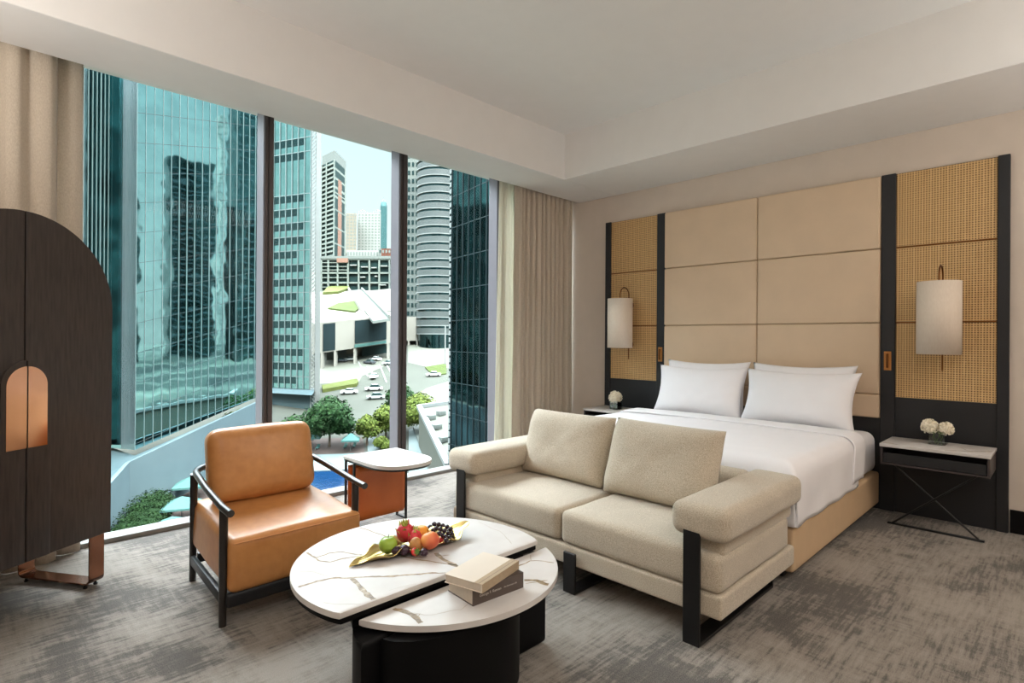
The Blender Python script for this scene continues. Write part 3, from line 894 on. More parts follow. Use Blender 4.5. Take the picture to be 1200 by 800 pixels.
# ---- books
def book(cx, cy, z, w, d, h, rz, cover, name, label, band=None, txt=None):
    t = thing(name, label, 'book', (cx, cy, z), rz, None)
    c = MB()
    c.bb(-w/2, w/2, -d/2, d/2, 0, .0028, r=.0008, seg=1).bb(-w/2, w/2, -d/2, d/2, h-.0028, h, r=.0008, seg=1)
    c.bb(-w/2, w/2, -d/2-.002, -d/2+.003, .0, h, r=.001, seg=1)
    c.build('cover', cover, t, smooth=30)
    MB().bb(-w/2+.003, w/2-.003, -d/2+.004, d/2-.004, .003, h-.003).build('pages', M['paper'], t, smooth=0)
    if band:
        MB().bb(-w/2-.0003, w/2+.0003, -d/2-.0026, -d/2+.032, h, h+.0006).bb(-w/2, w/2, -d/2-.0027, -d/2-.002, .0, h).build('spine_cloth', band, t, smooth=0)
        MB().bb(-w/2, w/2, -d/2+.012, -d/2+.0135, h+.0006, h+.0009).build('spine_groove', M['bookbrown'], t, smooth=0)
    if txt:
        for s_, x, sz in txt:
            cu = bpy.data.curves.new('spine_title', 'FONT'); cu.body = s_; cu.size = sz; cu.extrude = .0002; cu.align_y = 'CENTER'
            o = bpy.data.objects.new('spine_title', cu); COL.objects.link(o); o.parent = t
            o.location = (x, -d/2-.0024, h/2); o.rotation_euler = (PI/2, 0, 0)
            cu.materials.append(M['ink'])
            bpy.context.view_layer.update()
            me = bpy.data.meshes.new_from_object(o.evaluated_get(bpy.context.evaluated_depsgraph_get()))
            q = bpy.data.objects.new('spine_title', me); COL.objects.link(q); q.parent = t
            q.location = o.location; q.rotation_euler = o.rotation_euler
            bpy.data.objects.remove(o); bpy.data.curves.remove(cu)
    return t
book(1.405, 1.545, .3605, .236, .155, .058, math.radians(-4.5), M['bookbrown'], 'book', 'thick dark brown book lying under the cream book', txt=[('George F. Kennan', -.090, .0135), ('An American Life', .022, .0088)])
book(1.384, 1.541, .4192, .245, .163, .031, math.radians(13.5), M['bookcream'], 'book', 'cream book with a tan cloth spine lying askew on the brown book', band=M['booktan'])

# ---- leaf platter and fruit
A = Z(409, 664, .404); B = Z(549, 613, .45)
pl = MB()
ax = (B-A); L = ax.length; ax.z = 0; ax.normalize(); sd = Vector((-ax.y, ax.x, 0))
def leaf(a, b):
    s = a*L; v = 2*b-1
    ruf = 1 + .10*math.sin(a*23+(1 if v > 0 else 2.5)) + .07*math.sin(a*47+(3 if v > 0 else 0))
    w = .100*math.sin(PI*a**1.3)**.72*ruf + .002
    lift = (.030*abs(v)**1.8 + .010*math.sin(a*34+(0 if v > 0 else 2))*abs(v)**2)*math.sin(PI*a)**.6
    z = .4045 + lift + (.055*max(0, (a-.78)/.22)**1.5)
    z += .0025*math.cos(v*20)*(1-abs(v)*.2)*min(1, 5*a*(1-a))
    p = Vector((A.x, A.y, 0)) + ax*s*(1-.0) + sd*(v*w + .022*math.sin(a*PI)) 
    return Vector((p.x, p.y, max(.4035, z)))
pl.grid(leaf, 60, 18)
o = pl.build('leaf_platter', M['gold'], smooth=180)
sm = o.modifiers.new('thick', 'SOLIDIFY'); sm.thickness = .002; sm.offset = 1
tag(o, 'golden leaf shaped platter with wavy edges holding the fruit on the coffee table', 'platter')
def fz(u, v, z): return Z(u, v, z)
M['apple'] = plain('green_apple_skin', (150, 178, 60), .3, var=.12, scale=18)
t = NT('peach_skin'); f = t.noise(9, det=2); t.base(t.ramp(f, [(.35, c3(240, 176, 90)), (.52, c3(234, 138, 84)), (.72, c3(204, 76, 62))])); t.set(.45); M['peach'] = t.m
M['orangefruit'] = plain('orange_peel', (240, 156, 40), .4, var=.08, bump=.3, bscale=300)
M['plum'] = plain('dark_plum_skin', (52, 26, 44), .3, var=.2, scale=20)
M['grape'] = plain('dark_grape_skin', (44, 26, 38), .25, var=.25, scale=40)
M['dragon'] = plain('dragonfruit_pink', (206, 56, 66), .45, var=.15, scale=30)
M['dragontip'] = plain('dragonfruit_green_tip', (186, 190, 96), .5, var=.15, scale=30)
M['kiwi'] = plain('tan_pear_skin', (190, 134, 74), .5, var=.15, scale=40)
M['strawberry'] = plain('strawberry_red', (214, 40, 36), .35, var=.1, scale=60, bump=.5, bscale=250)
M['stalk'] = plain('brown_stalk', (84, 62, 40), .8, var=.1)
def applelike(name, p, r, mat, label, cat, stalk=True, tilt=0):
    m = MB(); prof = []
    for k in range(17):
        a = PI*k/16; rr = math.sin(a)*r; z = -math.cos(a)*r*.93
        z -= .14*r*math.exp(-((a-PI)/.35)**2); z += .08*r*math.exp(-(a/.3)**2)
        prof.append((rr if 0 < k < 16 else 0, z))
    m.lathe(prof, (0, 0, 0), 28)
    o = m.build(name, mat, smooth=180); o.location = p; o.rotation_euler = (tilt, tilt*.5, 0)
    if stalk: MB().tube([(0, 0, r*.72), (.001, 0, r*.95), (.004, 0, r*1.12)], .0014, 6).build('stalk', M['stalk'], o)
    return tag(o, label, cat)
zb = .408
def on(u, v, r, dz=0): return fz(u, v, zb+r+dz)
applelike('apple', on(455, 638, .036), .038, M['apple'], 'green apple at the left end of the fruit on the golden leaf', 'apple')
applelike('peach', on(504, 633, .038, .008), .039, M['peach'], 'red and orange peach in the middle of the fruit platter', 'peach', tilt=-.3)
applelike('orange', on(494, 624, .034, .004), .035, M['orangefruit'], 'orange half hidden behind the peach on the platter', 'orange', stalk=False)
# dragon fruits
def dragon(p, r, ln, rot, label, seed):
    o_ = MB().ico((0, 0, 0), r, 3, (1, 1, ln), amp=.05, freq=3).build('dragon_fruit', M['dragon'], smooth=180)
    o_.location = p; o_.rotation_euler = rot
    rnd = random.Random(seed)
    for k in range(14):
        zf = -.7+1.6*(k/13); ph = k*2.4; rad = r*math.sqrt(max(0, 1-(zf*.95)**2))
        c = Vector((rad*math.cos(ph)*.96, rad*math.sin(ph)*.96, zf*r*ln*.93)); out = Vector((math.cos(ph), math.sin(ph), .0))
        tip = c + out*r*.22 + Vector((0, 0, r*.55)); side = Vector((-math.sin(ph), math.cos(ph), 0))*r*.26
        m = MB().faces([c-side, c+side, c+side*.5+Vector((0, 0, r*.28))+out*r*.1, tip, c-side*.5+Vector((0, 0, r*.28))+out*r*.1, c+Vector((0, 0, r*.1))-out*r*.12],
                       [(0, 1, 2, 4), (4, 2, 3), (0, 5, 1), (1, 5, 2), (2, 5, 3), (3, 5, 4), (4, 5, 0)])
        m.build('scale', M['dragontip'] if k % 3 != 1 else M['dragon'], o_, smooth=0)
    m = MB()
    for k in range(7):
        a = k*.9; m.tube([(r*.12*math.cos(a), r*.12*math.sin(a), r*ln*.9), (r*.3*math.cos(a), r*.3*math.sin(a), r*ln*1.15), (r*.34*math.cos(a), r*.34*math.sin(a), r*ln*1.45)], .004, 6, radii=[.006, .005, .001])
    m.build('crown', M['dragontip'], o_)
    return tag(o_, label, 'dragon fruit')
dragon(on(475, 624, .052), .037, 1.2, (.15, -.35, .4), 'upright pink dragon fruit with green tips behind the apple', 3)
dragon(on(486, 630, .040, -.002), .030, 1.15, (.3, .55, 1.4), 'smaller red dragon fruit leaning right of the upright one', 5)
o = MB().ico((0, 0, 0), .031, 3, (.85, .85, 1.12), amp=.03).build('pear', M['kiwi'], smooth=180); o.location = on(487, 639, .030)
tag(o, 'small tan brown pear between the plums and the peach', 'pear')
for i, (u, v, r, lab) in enumerate(((464, 645, .019, 'dark plum touching the right side of the green apple'), (474, 644, .022, 'dark plum left of the tan pear'), (497, 647, .017, 'dark plum tucked under the peach'))):
    o = MB().ico((0, 0, 0), r, 3, (1, 1.05, .95), amp=.02).build('plum', M['plum'], smooth=180); o.location = on(u, v, r); tag(o, lab, 'plum', 'dark plums')
def strawberry(p, r, rot, lab):
    m = MB().lathe([(0, -r*1.25), (r*.35, -r*1.05), (r*.75, -r*.4), (r*.95, r*.3), (r*.7, r*.75), (0, r*.85)], (0, 0, 0), 20)
    o = m.build('strawberry', M['strawberry'], smooth=180); o.location = p; o.rotation_euler = rot
    l = MB()
    for k in range(7):
        a = k*2*PI/7; d = Vector((math.cos(a), math.sin(a), 0)); s = Vector((-math.sin(a), math.cos(a), 0))*r*.22; q = Vector((0, 0, r*.86))
        l.faces([q-s*.5, q+s*.5, q+d*r*.55+s+Vector((0, 0, r*.06)), q+d*r*1.05-Vector((0, 0, r*.2)), q+d*r*.55-s+Vector((0, 0, r*.06))], [(0, 1, 2, 3, 4)])
    l.build('leaves', M['stemgreen'], o, smooth=0)
    tag(o, lab, 'strawberry')
strawberry(on(486, 646.5, .017), .018, (1.2, .3, 0), 'strawberry with green leaves at the front edge of the platter')
strawberry(on(517, 633, .017), .017, (.6, .9, .4), 'strawberry between the peach and the grapes')
rnd = random.Random(3)
gs = [(504, 617.5), (509, 614), (514, 614.5), (519, 616), (524, 617.5), (528, 620), (530, 626), (527, 630), (523, 633), (511, 619), (516, 620), (521, 622), (525, 625), (519, 627), (515, 625), (529, 623), (508, 621), (522, 629), (513, 617), (526, 622)]
g0 = None
for i, (u, v) in enumerate(gs):
    hh = .012 + .012*((i*7) % 3) + (.016 if 9 <= i <= 14 else 0)
    p = fz(u, v, zb+hh+.004)
    if g0 is None:
        g0 = MB().ico((0, 0, 0), .0112, 2, (1, 1, 1.1)).build('grape', M['grape'], smooth=180); o = g0
    else:
        o = g0.copy(); COL.objects.link(o)
    o.location = p; o.rotation_euler = (rnd.random()*3, rnd.random()*3, 0)
    tag(o, 'dark grape in the bunch at the right end of the platter', 'grape', 'dark grapes')

# ---- arched wardrobe
D1 = math.radians(33.28)
dl = .02
B0 = Vector((.537, 3.564, 0)) + Vector((math.sin(D1), -math.cos(D1), 0))*dl
ORG = B0 + Vector((math.cos(D1), math.sin(D1), 0))*(-.398)
ar = thing('wardrobe', 'tall dark arched double door wardrobe on a copper sled base at the left edge', 'wardrobe', ORG, D1)
HW = .432; ZS = 1.425; ZB = .272; DEP = .50
def archpts(hw, zb_, zs, n=40, x0=-1, x1=1):
    pts = [(x0*hw if x0 > -1 else -hw, zb_), (hw*x1, zb_)]
    out = [( -hw, zb_), (hw, zb_)]
    for k in range(n+1):
        a = PI*k/n; out.append((hw*math.cos(a), zs+hw*math.sin(a)))
    return out
RX = Matrix.Rotation(PI/2, 4, 'X')     # (x, z) outline, thickness along -y
MB().prism(archpts(HW, ZB, ZS), -DEP, -.022, M=RX, r=.004, seg=1).build('body', M['armoire'], ar, smooth=30)
def half(hw, zb_, zs, s, g=.003, n=24):
    out = [(s*g, zb_), (s*hw, zb_)]
    for k in range(n+1):
        a = PI/2*k/n; x = hw*math.cos(a); out.append((s*max(g, x), zs+hw*math.sin(a)))
    return out if s > 0 else out[::-1]
for s in (-1, 1):
    d = MB().prism(half(HW, ZB, ZS, s), -.022, 0, M=RX, r=.002, seg=1).build('door', M['armoire'], ar, smooth=30)
    p = MB().prism(half(.108, ZB+.002, 1.075, s), 0, .014, M=RX, r=.006, seg=3).build('handle_panel', M['armoire'], d, smooth=30)
    q = MB().prism(half(.088, .79, 1.07, s), .0142, .0165, M=RX).build('handle', M['copper'], d, smooth=30)
    q['label'] = 'polished copper arched handle plate'
for xx in (-.372, .372):
    m = MB(); w = .04; r = .03; ty = .008
    pts = []
    path = [(-.022, ZB), ]
    n = 6
    y0, y1 = .02, .48
    cs = [(y0, ZB)]
    for k in range(n+1):
        a = PI/2*k/n; cs.append((y0+r-r*math.cos(a), .022+r-r*math.sin(a)))
    for k in range(n+1):
        a = PI/2*k/n; cs.append((y1-r+r*math.sin(a), .022+r-r*math.cos(a)))
    cs.append((y1, ZB))
    inner = [(y+ty*(1 if i <= n+1 and i <= len(cs)//2 else -1)*(1 if True else 0), z) for i, (y, z) in enumerate(cs)]
    def ins(y, z):
        cy = min(max(y, y0+r), y1-r); cz = max(z, .022+r)
        dx, dz = cy-y, cz-z if z < .022+r else 0
        l = math.hypot(dx, dz)
        return (y+dx/l*ty, z+dz/l*ty) if l > 1e-6 else (y, z+ty)
    inner = [ins(y, z) for y, z in cs]
    for i in range(len(cs)-1):
        a_, b_, c_, d_ = cs[i], cs[i+1], inner[i+1], inner[i]
        P0 = [(xx-w, a_[0], a_[1]), (xx-w, b_[0], b_[1]), (xx-w, c_[0], c_[1]), (xx-w, d_[0], d_[1])]
        m.hexa(P0, (2*w, 0, 0))
    bmesh.ops.remove_doubles(m.bm, verts=m.bm.verts[:], dist=1e-5)
    m.build('sled_leg', M['bronze'], ar, smooth=40)
    for y in (.06, .44):
        for x2 in (xx-.028, xx+.028):
            MB().lathe([(0, 0), (.009, 0), (.011, .006), (.006, .01), (.005, .023), (0, .023)], (x2, y, 0), 12).build('glide', M['blackmetal'], ar)
# ============================================================ OUTSIDE THE WINDOWS
UPV = Vector((0, 0, 1))
def facade(m, a, b, zt, vec, mi=0):        # a, b bottom corners, zt metres up
    up = UPV*zt
    m.hexa([a, b, b+up, a+up], vec, mi)
def dl_(d, l, z=0): return FW*d + RT*l + Vector((0, 0, z))

# ground
g = MB(); N = 2
def gp(d, l): 
    p = FW*d+RT*l; p.z = gz(p); return p
g.faces([gp(-60, -300), gp(-60, 400), gp(900, 700), gp(900, -700)], [(0, 1, 2, 3)])
struct(g.build('ground', M['asphalt'], smooth=0))
def slab(name, pts, mat, h=.1, up=0, kind=True, label=None, cat=None):
    P = [G(u, v) for u, v in pts]; m = MB(); n = len(P)
    lo = [p+UPV*(up-.3) for p in P]; hi = [p+UPV*(up+h) for p in P]
    m.faces(lo+hi, [tuple(range(n))[::-1], tuple(range(n, 2*n))] + [(i, (i+1) % n, n+(i+1) % n, n+i) for i in range(n)])
    o = m.build(name, mat, smooth=0)
    if kind: struct(o)
    else: tag(o, label, cat)
    return o
# plaza paving, lawns, hedge strip
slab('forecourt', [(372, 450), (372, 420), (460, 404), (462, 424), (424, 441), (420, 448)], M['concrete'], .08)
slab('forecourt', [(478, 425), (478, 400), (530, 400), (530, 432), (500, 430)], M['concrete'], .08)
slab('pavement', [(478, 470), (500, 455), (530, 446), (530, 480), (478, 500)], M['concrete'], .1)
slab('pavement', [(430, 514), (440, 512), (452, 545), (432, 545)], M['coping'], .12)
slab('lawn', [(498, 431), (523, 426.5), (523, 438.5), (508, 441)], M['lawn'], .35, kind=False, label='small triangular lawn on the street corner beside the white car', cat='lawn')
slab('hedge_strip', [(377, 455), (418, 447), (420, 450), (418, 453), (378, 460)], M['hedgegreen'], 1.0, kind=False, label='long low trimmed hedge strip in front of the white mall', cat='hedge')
# parking bay lines
for i, (a, b) in enumerate((((424, 430), (431, 441)), ((430, 429), (438, 440)), ((445, 428), (453, 448)), ((452, 426), (459, 438)), ((420, 424), (424, 432)))):
    pa, pb = G(*a), G(*b); dv = (pb-pa).normalized().cross(UPV).normalized()*.22
    m = MB().hexa([pa-dv, pb-dv, pb+dv, pa+dv], UPV*.14); struct(m.build('road_marking', M['finwhite'], smooth=0))
# dense district to the right, seen in the mirror glass of the towers
g = MB(); g.faces([gp(60, 3)+UPV*.2, gp(60, 420)+UPV*.2, gp(620, 420)+UPV*.2, gp(620, 3)+UPV*.2], [(0, 1, 2, 3)])
struct(g.build('district_ground', M['district'], smooth=0))

M['finclad'] = plain('pale_fin_cladding', (150, 172, 176), .6, var=.03, scale=.3)
M['balgrey'] = plain('grey_balustrade', (54, 61, 59), .5, var=.1, scale=.3)
M['steeldark'] = plain('dark_teal_steel', (26, 38, 40), .5, var=.05)
# ---- left mirror glass tower
tw = thing('glass_tower', 'teal mirror glass tower filling the leftmost window', 'tower', W(158, 527, 88))
O = Vector(tw.location)
def lp(p): return p-O
def pside(u, u0, d0, dirl):       # point on plan line through (u0, d0) with lateral slope dirl
    l0 = (u0-CX)/FPX*d0; q = (u-CX)/FPX
    tt = (q*d0-l0)/(dirl-q); return d0+tt, l0+tt*dirl
def at_(u, v, d): return W(u, v, d)
DR = .428
def rf(u):
    d, l = pside(u, 158, 88, DR); return d
HT = 62
a, b = at_(158, 527, rf(158)), at_(318, 458, rf(318))
back = (FW*.3 - RT*.92)*26
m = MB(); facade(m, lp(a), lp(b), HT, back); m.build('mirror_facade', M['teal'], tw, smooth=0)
out = Vector((RT.x*.919-FW.x*.393, RT.y*.919-FW.y*.393, 0))*.22
nm = 19
for i in range(nm+1):
    f = i/nm; p = a.lerp(b, f) ; q = (b-a).normalized()*.028
    MB().hexa([lp(p-q), lp(p+q), lp(p+q+UPV*HT), lp(p-q+UPV*HT)], out*.5).build('mullion', M['mulpale'], tw, smooth=0)
for k in range(0, 13):
    z = .9+k*4.75
    MB().hexa([lp(a+UPV*z), lp(b+UPV*z), lp(b+UPV*(z+.06)), lp(a+UPV*(z+.06))], out*.2).build('transom', M['steeldark'], tw, smooth=0)
# corner fin and far left facade
c0 = at_(132, 518, 91.5)
MB().hexa([lp(c0), lp(a), lp(a+UPV*HT), lp(c0+UPV*HT)], back.normalized()*3).build('corner_fin', M['finclad'], tw, smooth=0)
e0 = at_(60, 590, pside(60, 132, 91.5, -.2294)[0]); 
base0 = Vector((e0.x, e0.y, c0.z-1.5))
m = MB(); m.hexa([lp(base0), lp(c0), lp(c0+UPV*HT), lp(base0+UPV*HT)], RT*-14); m.build('side_facade', M['teal_deep'], tw, smooth=0)
nrm = (c0-e0); nrm.z = 0; nrm = nrm.normalized().cross(UPV)*.2
if nrm.dot(RT) < 0: nrm = -nrm
for i in range(1, 14):
    f = i/13.6; p = base0.lerp(c0, f); q = (c0-e0).normalized()*(.03 if i != 10 else .1)
    MB().hexa([lp(p-q), lp(p+q), lp(p+q+UPV*HT), lp(p-q+UPV*HT)], nrm*.5).build('mullion', M['mulpale'], tw, smooth=0)

# podium wall below it
L1 = 32.0
def LVL(u, v, L):      # point at a level L below the eye of the sloping district
    r = ray(u, v); d = L/(KS-r.z/FPX); return Vector((0, 0, EYE))+r*(d/FPX)
w0, w1, w2, w3 = LVL(96, 606, L1), LVL(130, 566, L1), LVL(152, 541, L1), LVL(312, 466, 30)
m = MB()
for p, q in ((w0, w1), (w1, w2), (w2, w3)):
    n_ = (q-p).cross(UPV).normalized()
    m.hexa([p-UPV*12, q-UPV*12, q, p], -n_*.5)
o = m.build('podium_wall', M['palewall'], smooth=0); tag(o, 'tall pale blue curved wall under the mirror glass tower', 'wall')
m = MB(); 
poly = [w0+(w1-w0)*.0, w1, w2, w3, b+UPV*-.2, a+UPV*-.2, c0+UPV*-.2, base0+UPV*-.2]
zz = -.8
m.faces([p+UPV*0-UPV*.7 for p in poly], [tuple(range(len(poly)))])
struct(m.build('podium_ledge', M['fingrey'], smooth=0))

# ---- second tower: glass with open floors, white lattice edge
t2 = thing('office_tower', 'teal office tower with dark open floors and a white lattice edge in the second window', 'tower', W(367, 449, 140))
O2 = Vector(t2.location)
A2, B2 = W(306, 459, 146), W(363, 450, 140)
A2.z = B2.z = (A2.z+B2.z)/2
H2T = 88
V2 = ray(378, CY); V2.z = 0; V2.normalize(); V2 = (V2-RT*.04).normalized()
m = MB().hexa([A2-O2, B2-O2, B2-O2+UPV*H2T, A2-O2+UPV*H2T], V2*24); m.build('glass_facade', M['teal_band'], t2, smooth=0)
dirA = (B2-A2).normalized(); nA = dirA.cross(UPV).normalized()
if nA.dot(FW) > 0: nA = -nA
rnd = random.Random(4)
Lf = (B2-A2).length
for k in range(24):
    z = 1.2+3.55*k
    if k in (14, 15, 18, 19, 20): continue
    p0 = A2 - O2; w_ = Lf*(.85 if k % 3 else .72)
    MB().hexa([p0+UPV*z, p0+dirA*w_+UPV*z, p0+dirA*w_+UPV*(z+1.75), p0+UPV*(z+1.75)], nA*.05).build('open_floor_glazing', M['vision'], t2, smooth=0)
    MB().hexa([p0+UPV*(z+1.8), p0+dirA*Lf+UPV*(z+1.8), p0+dirA*Lf+UPV*(z+2.0), p0+UPV*(z+2.0)], nA*.12).build('floor_edge', M['mulpale'], t2, smooth=0)
for i in range(9):
    p = A2.lerp(B2, i/8)-O2; q = dirA*.07
    MB().hexa([p-q, p+q, p+q+UPV*H2T, p-q+UPV*H2T], nA*.3).build('mullion', M['mulpale'], t2, smooth=0)
l0 = B2-O2+dirA*.2; l1 = l0+dirA*1.35
lat = MB()
for z in range(0, int(H2T)+22, 1):
    lat.hexa([l0+UPV*(z-20), l0+UPV*(z-20+.18), l1+UPV*(z-19+.18), l1+UPV*(z-19)], nA*.1)
    lat.hexa([l0+UPV*(z-19), l0+UPV*(z-19+.18), l1+UPV*(z-20+.18), l1+UPV*(z-20)], nA*.1)
lat.hexa([l0-UPV*20, l0+dirA*.15-UPV*20, l0+dirA*.15+UPV*H2T, l0+UPV*H2T], nA*.12)
lat.build('lattice_edge', M['finwhite'], t2, smooth=0)
m = MB().hexa([l1-UPV*20, l1+dirA*1.6-UPV*20, l1+dirA*1.6+UPV*H2T, l1+UPV*H2T], V2*3); m.build('white_edge_fin', M['finwhite'], t2, smooth=0)
pd = MB().hexa([A2-O2-UPV*7.5, l1-UPV*7.5, l1-UPV*1.2, A2-O2-UPV*1.2], V2*10); pd.hexa([A2-O2-UPV*1.2-FW*2+UPV*0, l1-UPV*1.2-FW*2, l1-UPV*.1, A2-O2-UPV*.1], V2*4)
pd.build('podium_band', M['fingrey'], t2, smooth=0)
pd = MB().hexa([A2-O2-UPV*24+nA*-.5, l1-UPV*24+nA*-.5, l1-UPV*7.5+nA*-.5, A2-O2-UPV*7.5+nA*-.5], V2*10); pd.build('podium_glass', M['vision'], t2, smooth=0)
for i in range(9):
    p = A2.lerp(l1+O2, i/8)-O2; q = dirA*.08
    MB().hexa([p-q-UPV*24, p+q-UPV*24, p+q-UPV*7.5, p-q-UPV*7.5], nA*.2).build('podium_mullion', M['fingrey'], t2, smooth=0)

# ---- tall residential tower in the middle
def blockpx(name, u0, u1, v0, v1, d, mat, dep=20, label=None, cat='building', parent=None):
    a, b = W(u0, v1, d), W(u1, v1, d); h = (v1-v0)*d/FPX
    b.z = a.z
    rr = ray(u1, CY); rr.z = 0; rr.normalize(); rr = (rr-RT*.03).normalized()
    m = MB().hexa([a, b, b+UPV*h, a+UPV*h], rr*dep)
    return m, a, b, h
D = 350
rt_ = thing('residential_tower', 'tall slim residential tower with balconies and a salmon stripe', 'tower', W(391, 345, D))
O3 = Vector(rt_.location)
zt = W(391, 187, D).z; zb_ = O3.z - 8
pL = W(376.5, 345, 362); pR = W(404.5, 345, 372); pC = W(391, 345, D)
def P3(p, z): return Vector((p.x-O3.x, p.y-O3.y, z-O3.z))
ctop = W(391, 176, D).z
m = MB(); pB = pL+pR-pC
m.faces([P3(p, zb_) for p in (pC, pR, pB, pL)]+[P3(p, zt) for p in (pC, pR, pB, pL)], [(3, 2, 1, 0), (4, 5, 6, 7), (0, 1, 5, 4), (1, 2, 6, 5), (2, 3, 7, 6), (3, 0, 4, 7)])
m.build('tower_body', M['towerdark'], rt_, smooth=0)
m = MB(); m.faces([P3(p, zt) for p in (pC, pR, pB, pL)]+[P3(p, ctop) for p in (pC, pR, pB, pL)], [(3, 2, 1, 0), (4, 5, 6, 7), (0, 1, 5, 4), (1, 2, 6, 5), (2, 3, 7, 6), (3, 0, 4, 7)])
m.build('crown', M['fargrey'], rt_, smooth=0)
lfn = Vector((-FW.x, -FW.y, 0))
nf = 32; hh = (zt-zb_)/nf
for k in range(nf):
    z = zb_+k*hh
    lo = P3(pL, z); hi = P3(pC, z)
    mb = MB().hexa([lo.lerp(hi, .0), lo.lerp(hi, 1), lo.lerp(hi, 1)+UPV*hh*.38, lo.lerp(hi, 0)+UPV*hh*.38], lfn*1.3)
    mb.build('balcony', M['balcony'], rt_, smooth=0)
    if k % 2 == 0 and k >= 24:
        r0, r1 = P3(pC, z), P3(pR, z)
        MB().hexa([r0.lerp(r1, .05), r0.lerp(r1, .95), r0.lerp(r1, .95)+UPV*hh*.5, r0.lerp(r1, .05)+UPV*hh*.5], lfn*.8).build('floor_band', M['balcony'], rt_, smooth=0)
r0, r1 = P3(pC, zb_), P3(pR, zb_); hs = W(391, 206, D).z-zb_
MB().hexa([r0.lerp(r1, .36), r0.lerp(r1, .64), r0.lerp(r1, .64)+UPV*hs, r0.lerp(r1, .36)+UPV*hs], lfn*1.2).build('salmon_stripe', M['salmon'], rt_, smooth=0)
for vv in (225, 245, 266, 285, 305):
    z = W(391, vv, D).z
    MB().hexa([P3(pC, z), P3(pR, z), P3(pR, z+.8), P3(pC, z+.8)], lfn*1.4).build('floor_band', M['balcony'], rt_, smooth=0)
for f0, f1 in ((-.02, .05), (.95, 1.02)):
    MB().hexa([r0.lerp(r1, f0), r0.lerp(r1, f1), r0.lerp(r1, f1)+UPV*(zt-zb_), r0.lerp(r1, f0)+UPV*(zt-zb_)], lfn*1.4).build('corner_pier', M['balcony'], rt_, smooth=0)
l0_, l1_ = P3(pL, zb_), P3(pC, zb_)
for f0, f1 in ((.0, .06), (.36, .46)):
    MB().hexa([l0_.lerp(l1_, f0), l0_.lerp(l1_, f1), l0_.lerp(l1_, f1)+UPV*(zt-zb_), l0_.lerp(l1_, f0)+UPV*(zt-zb_)], lfn*1.5).build('pier', M['balcony'], rt_, smooth=0)

# ---- far buildings
def far(name, u0, u1, v0, v1, d, mat, label, nx, nz, wmat, cat='building', dep=25, fx=.55, fz_=.5, spire=0, zoff=0):
    m, a, b, h = blockpx(name, u0, u1, v0, v1, d, mat, dep)
    t = thing(name, label, cat, a)
    bmesh.ops.translate(m.bm, vec=-a, verts=m.bm.verts[:]); m.build('wall', mat, t, smooth=0)
    X = (b-a)/nx; Zs = h/nz
    for i in range(nx):
        for k in range(nz):
            p = X*(i+(1-fx)/2) + UPV*(Zs*(k+(1-fz_)/2))
            MB().hexa([p, p+X*fx, p+X*fx+UPV*Zs*fz_, p+UPV*Zs*fz_], -FW*.15).build('window', wmat, t, smooth=0)
    return t, a, b, h
far('apartment_block', 405.5, 417.5, 250, 296, 620, M['farbeige'], 'beige far apartment block just right of the salmon striped tower', 3, 12, M['fargrey'])
t, a, b, h = far('apartment_block', 419, 446, 250, 297, 640, M['farwhite'], 'wide white far apartment block with a rooftop crown', 7, 14, M['fargrey'])
for i in range(11):
    p = (b-a)*(i/10.8+.02)+UPV*h
    MB().hexa([p, p+RT*.9, p+RT*.9+UPV*(3+2*math.sin(i*.9)), p+UPV*(3+2*math.sin(i*.9))], FW*1).build('roof_post', M['farwhite'], t, smooth=0)
a = W(449.3, 300, 720); t = thing('pointed_tower', 'slim teal far tower with a pointed top', 'tower', a)
w_ = 3.9*720/FPX; h = (300-242)*720/FPX; hp = (300-232)*720/FPX
MB().lathe([(0, 0), (w_, 0), (w_, h), (w_*.75, h+(hp-h)*.5), (.3, hp), (0, hp+2)], (0, 0, 0), 10).build('shaft', M['farteal'], t, smooth=0)
far('low_block', 406, 447, 293, 318, 480, M['farwhite'], 'low white block of flats below the far towers', 12, 3, M['fargrey'])
far('low_block', 444, 452, 291, 312, 470, M['fargrey'], 'small grey block beside the red brown building', 3, 3, M['towerdark'])
far('low_block', 447, 462, 291, 312, 440, M['brickred'], 'red brown low building at the right of the skyline', 4, 3, M['fargrey'])
far('low_block', 468, 486, 280, 330, 400, M['fargrey'], 'grey block behind the second window post', 5, 8, M['towerdark'])

# ---- grid fronted apartment block above the mall
d = 340
m, a, b, h = blockpx('x', 376, 466, 304, 350, d, None, 30)
t = thing('terrace_block', 'wide apartment block with white square frames and dark openings', 'building', a)
bmesh.ops.translate(m.bm, vec=-a, verts=m.bm.verts[:]); m.build('wall', M['towerdark'], t, smooth=0)
def fpx(u, v): p = W(u, v, d); return Vector((p.x-a.x, p.y-a.y, p.z-a.z))
def bar(u0, u1, v0, v1, nm='frame_bar', mat='balcony', dp=1.6):
    MB().hexa([fpx(u0, v1), fpx(u1, v1), fpx(u1, v0), fpx(u0, v0)], -FW*dp).build(nm, M[mat], t, smooth=0)
for v in (304, 320, 331.5, 341.5): bar(376, 466, v-.9, v+.9)
for u in (377.5, 385.5, 396.5, 408.5, 421, 433.5, 445, 457, 465): bar(u-.9, u+.9, 304, 342)
for v in (308, 312.5, 316.5, 325.5, 336.5): bar(377, 409, v-.4, v+.4)
for (u0, u1, v) in ((423, 429, 325), (440, 443, 324), (411, 419, 311), (447, 455, 312), (424, 432, 313), (446, 453, 334), (436, 442, 314)): bar(u0, u1, v-.6, v+.6, 'balcony', 'farwhite', 2.2)
bar(376, 466, 300.5, 303.5, 'roof_edge', 'fargrey', 2)
bar(396, 409, 303, 308, 'salmon_panel', 'salmon', 2.4)

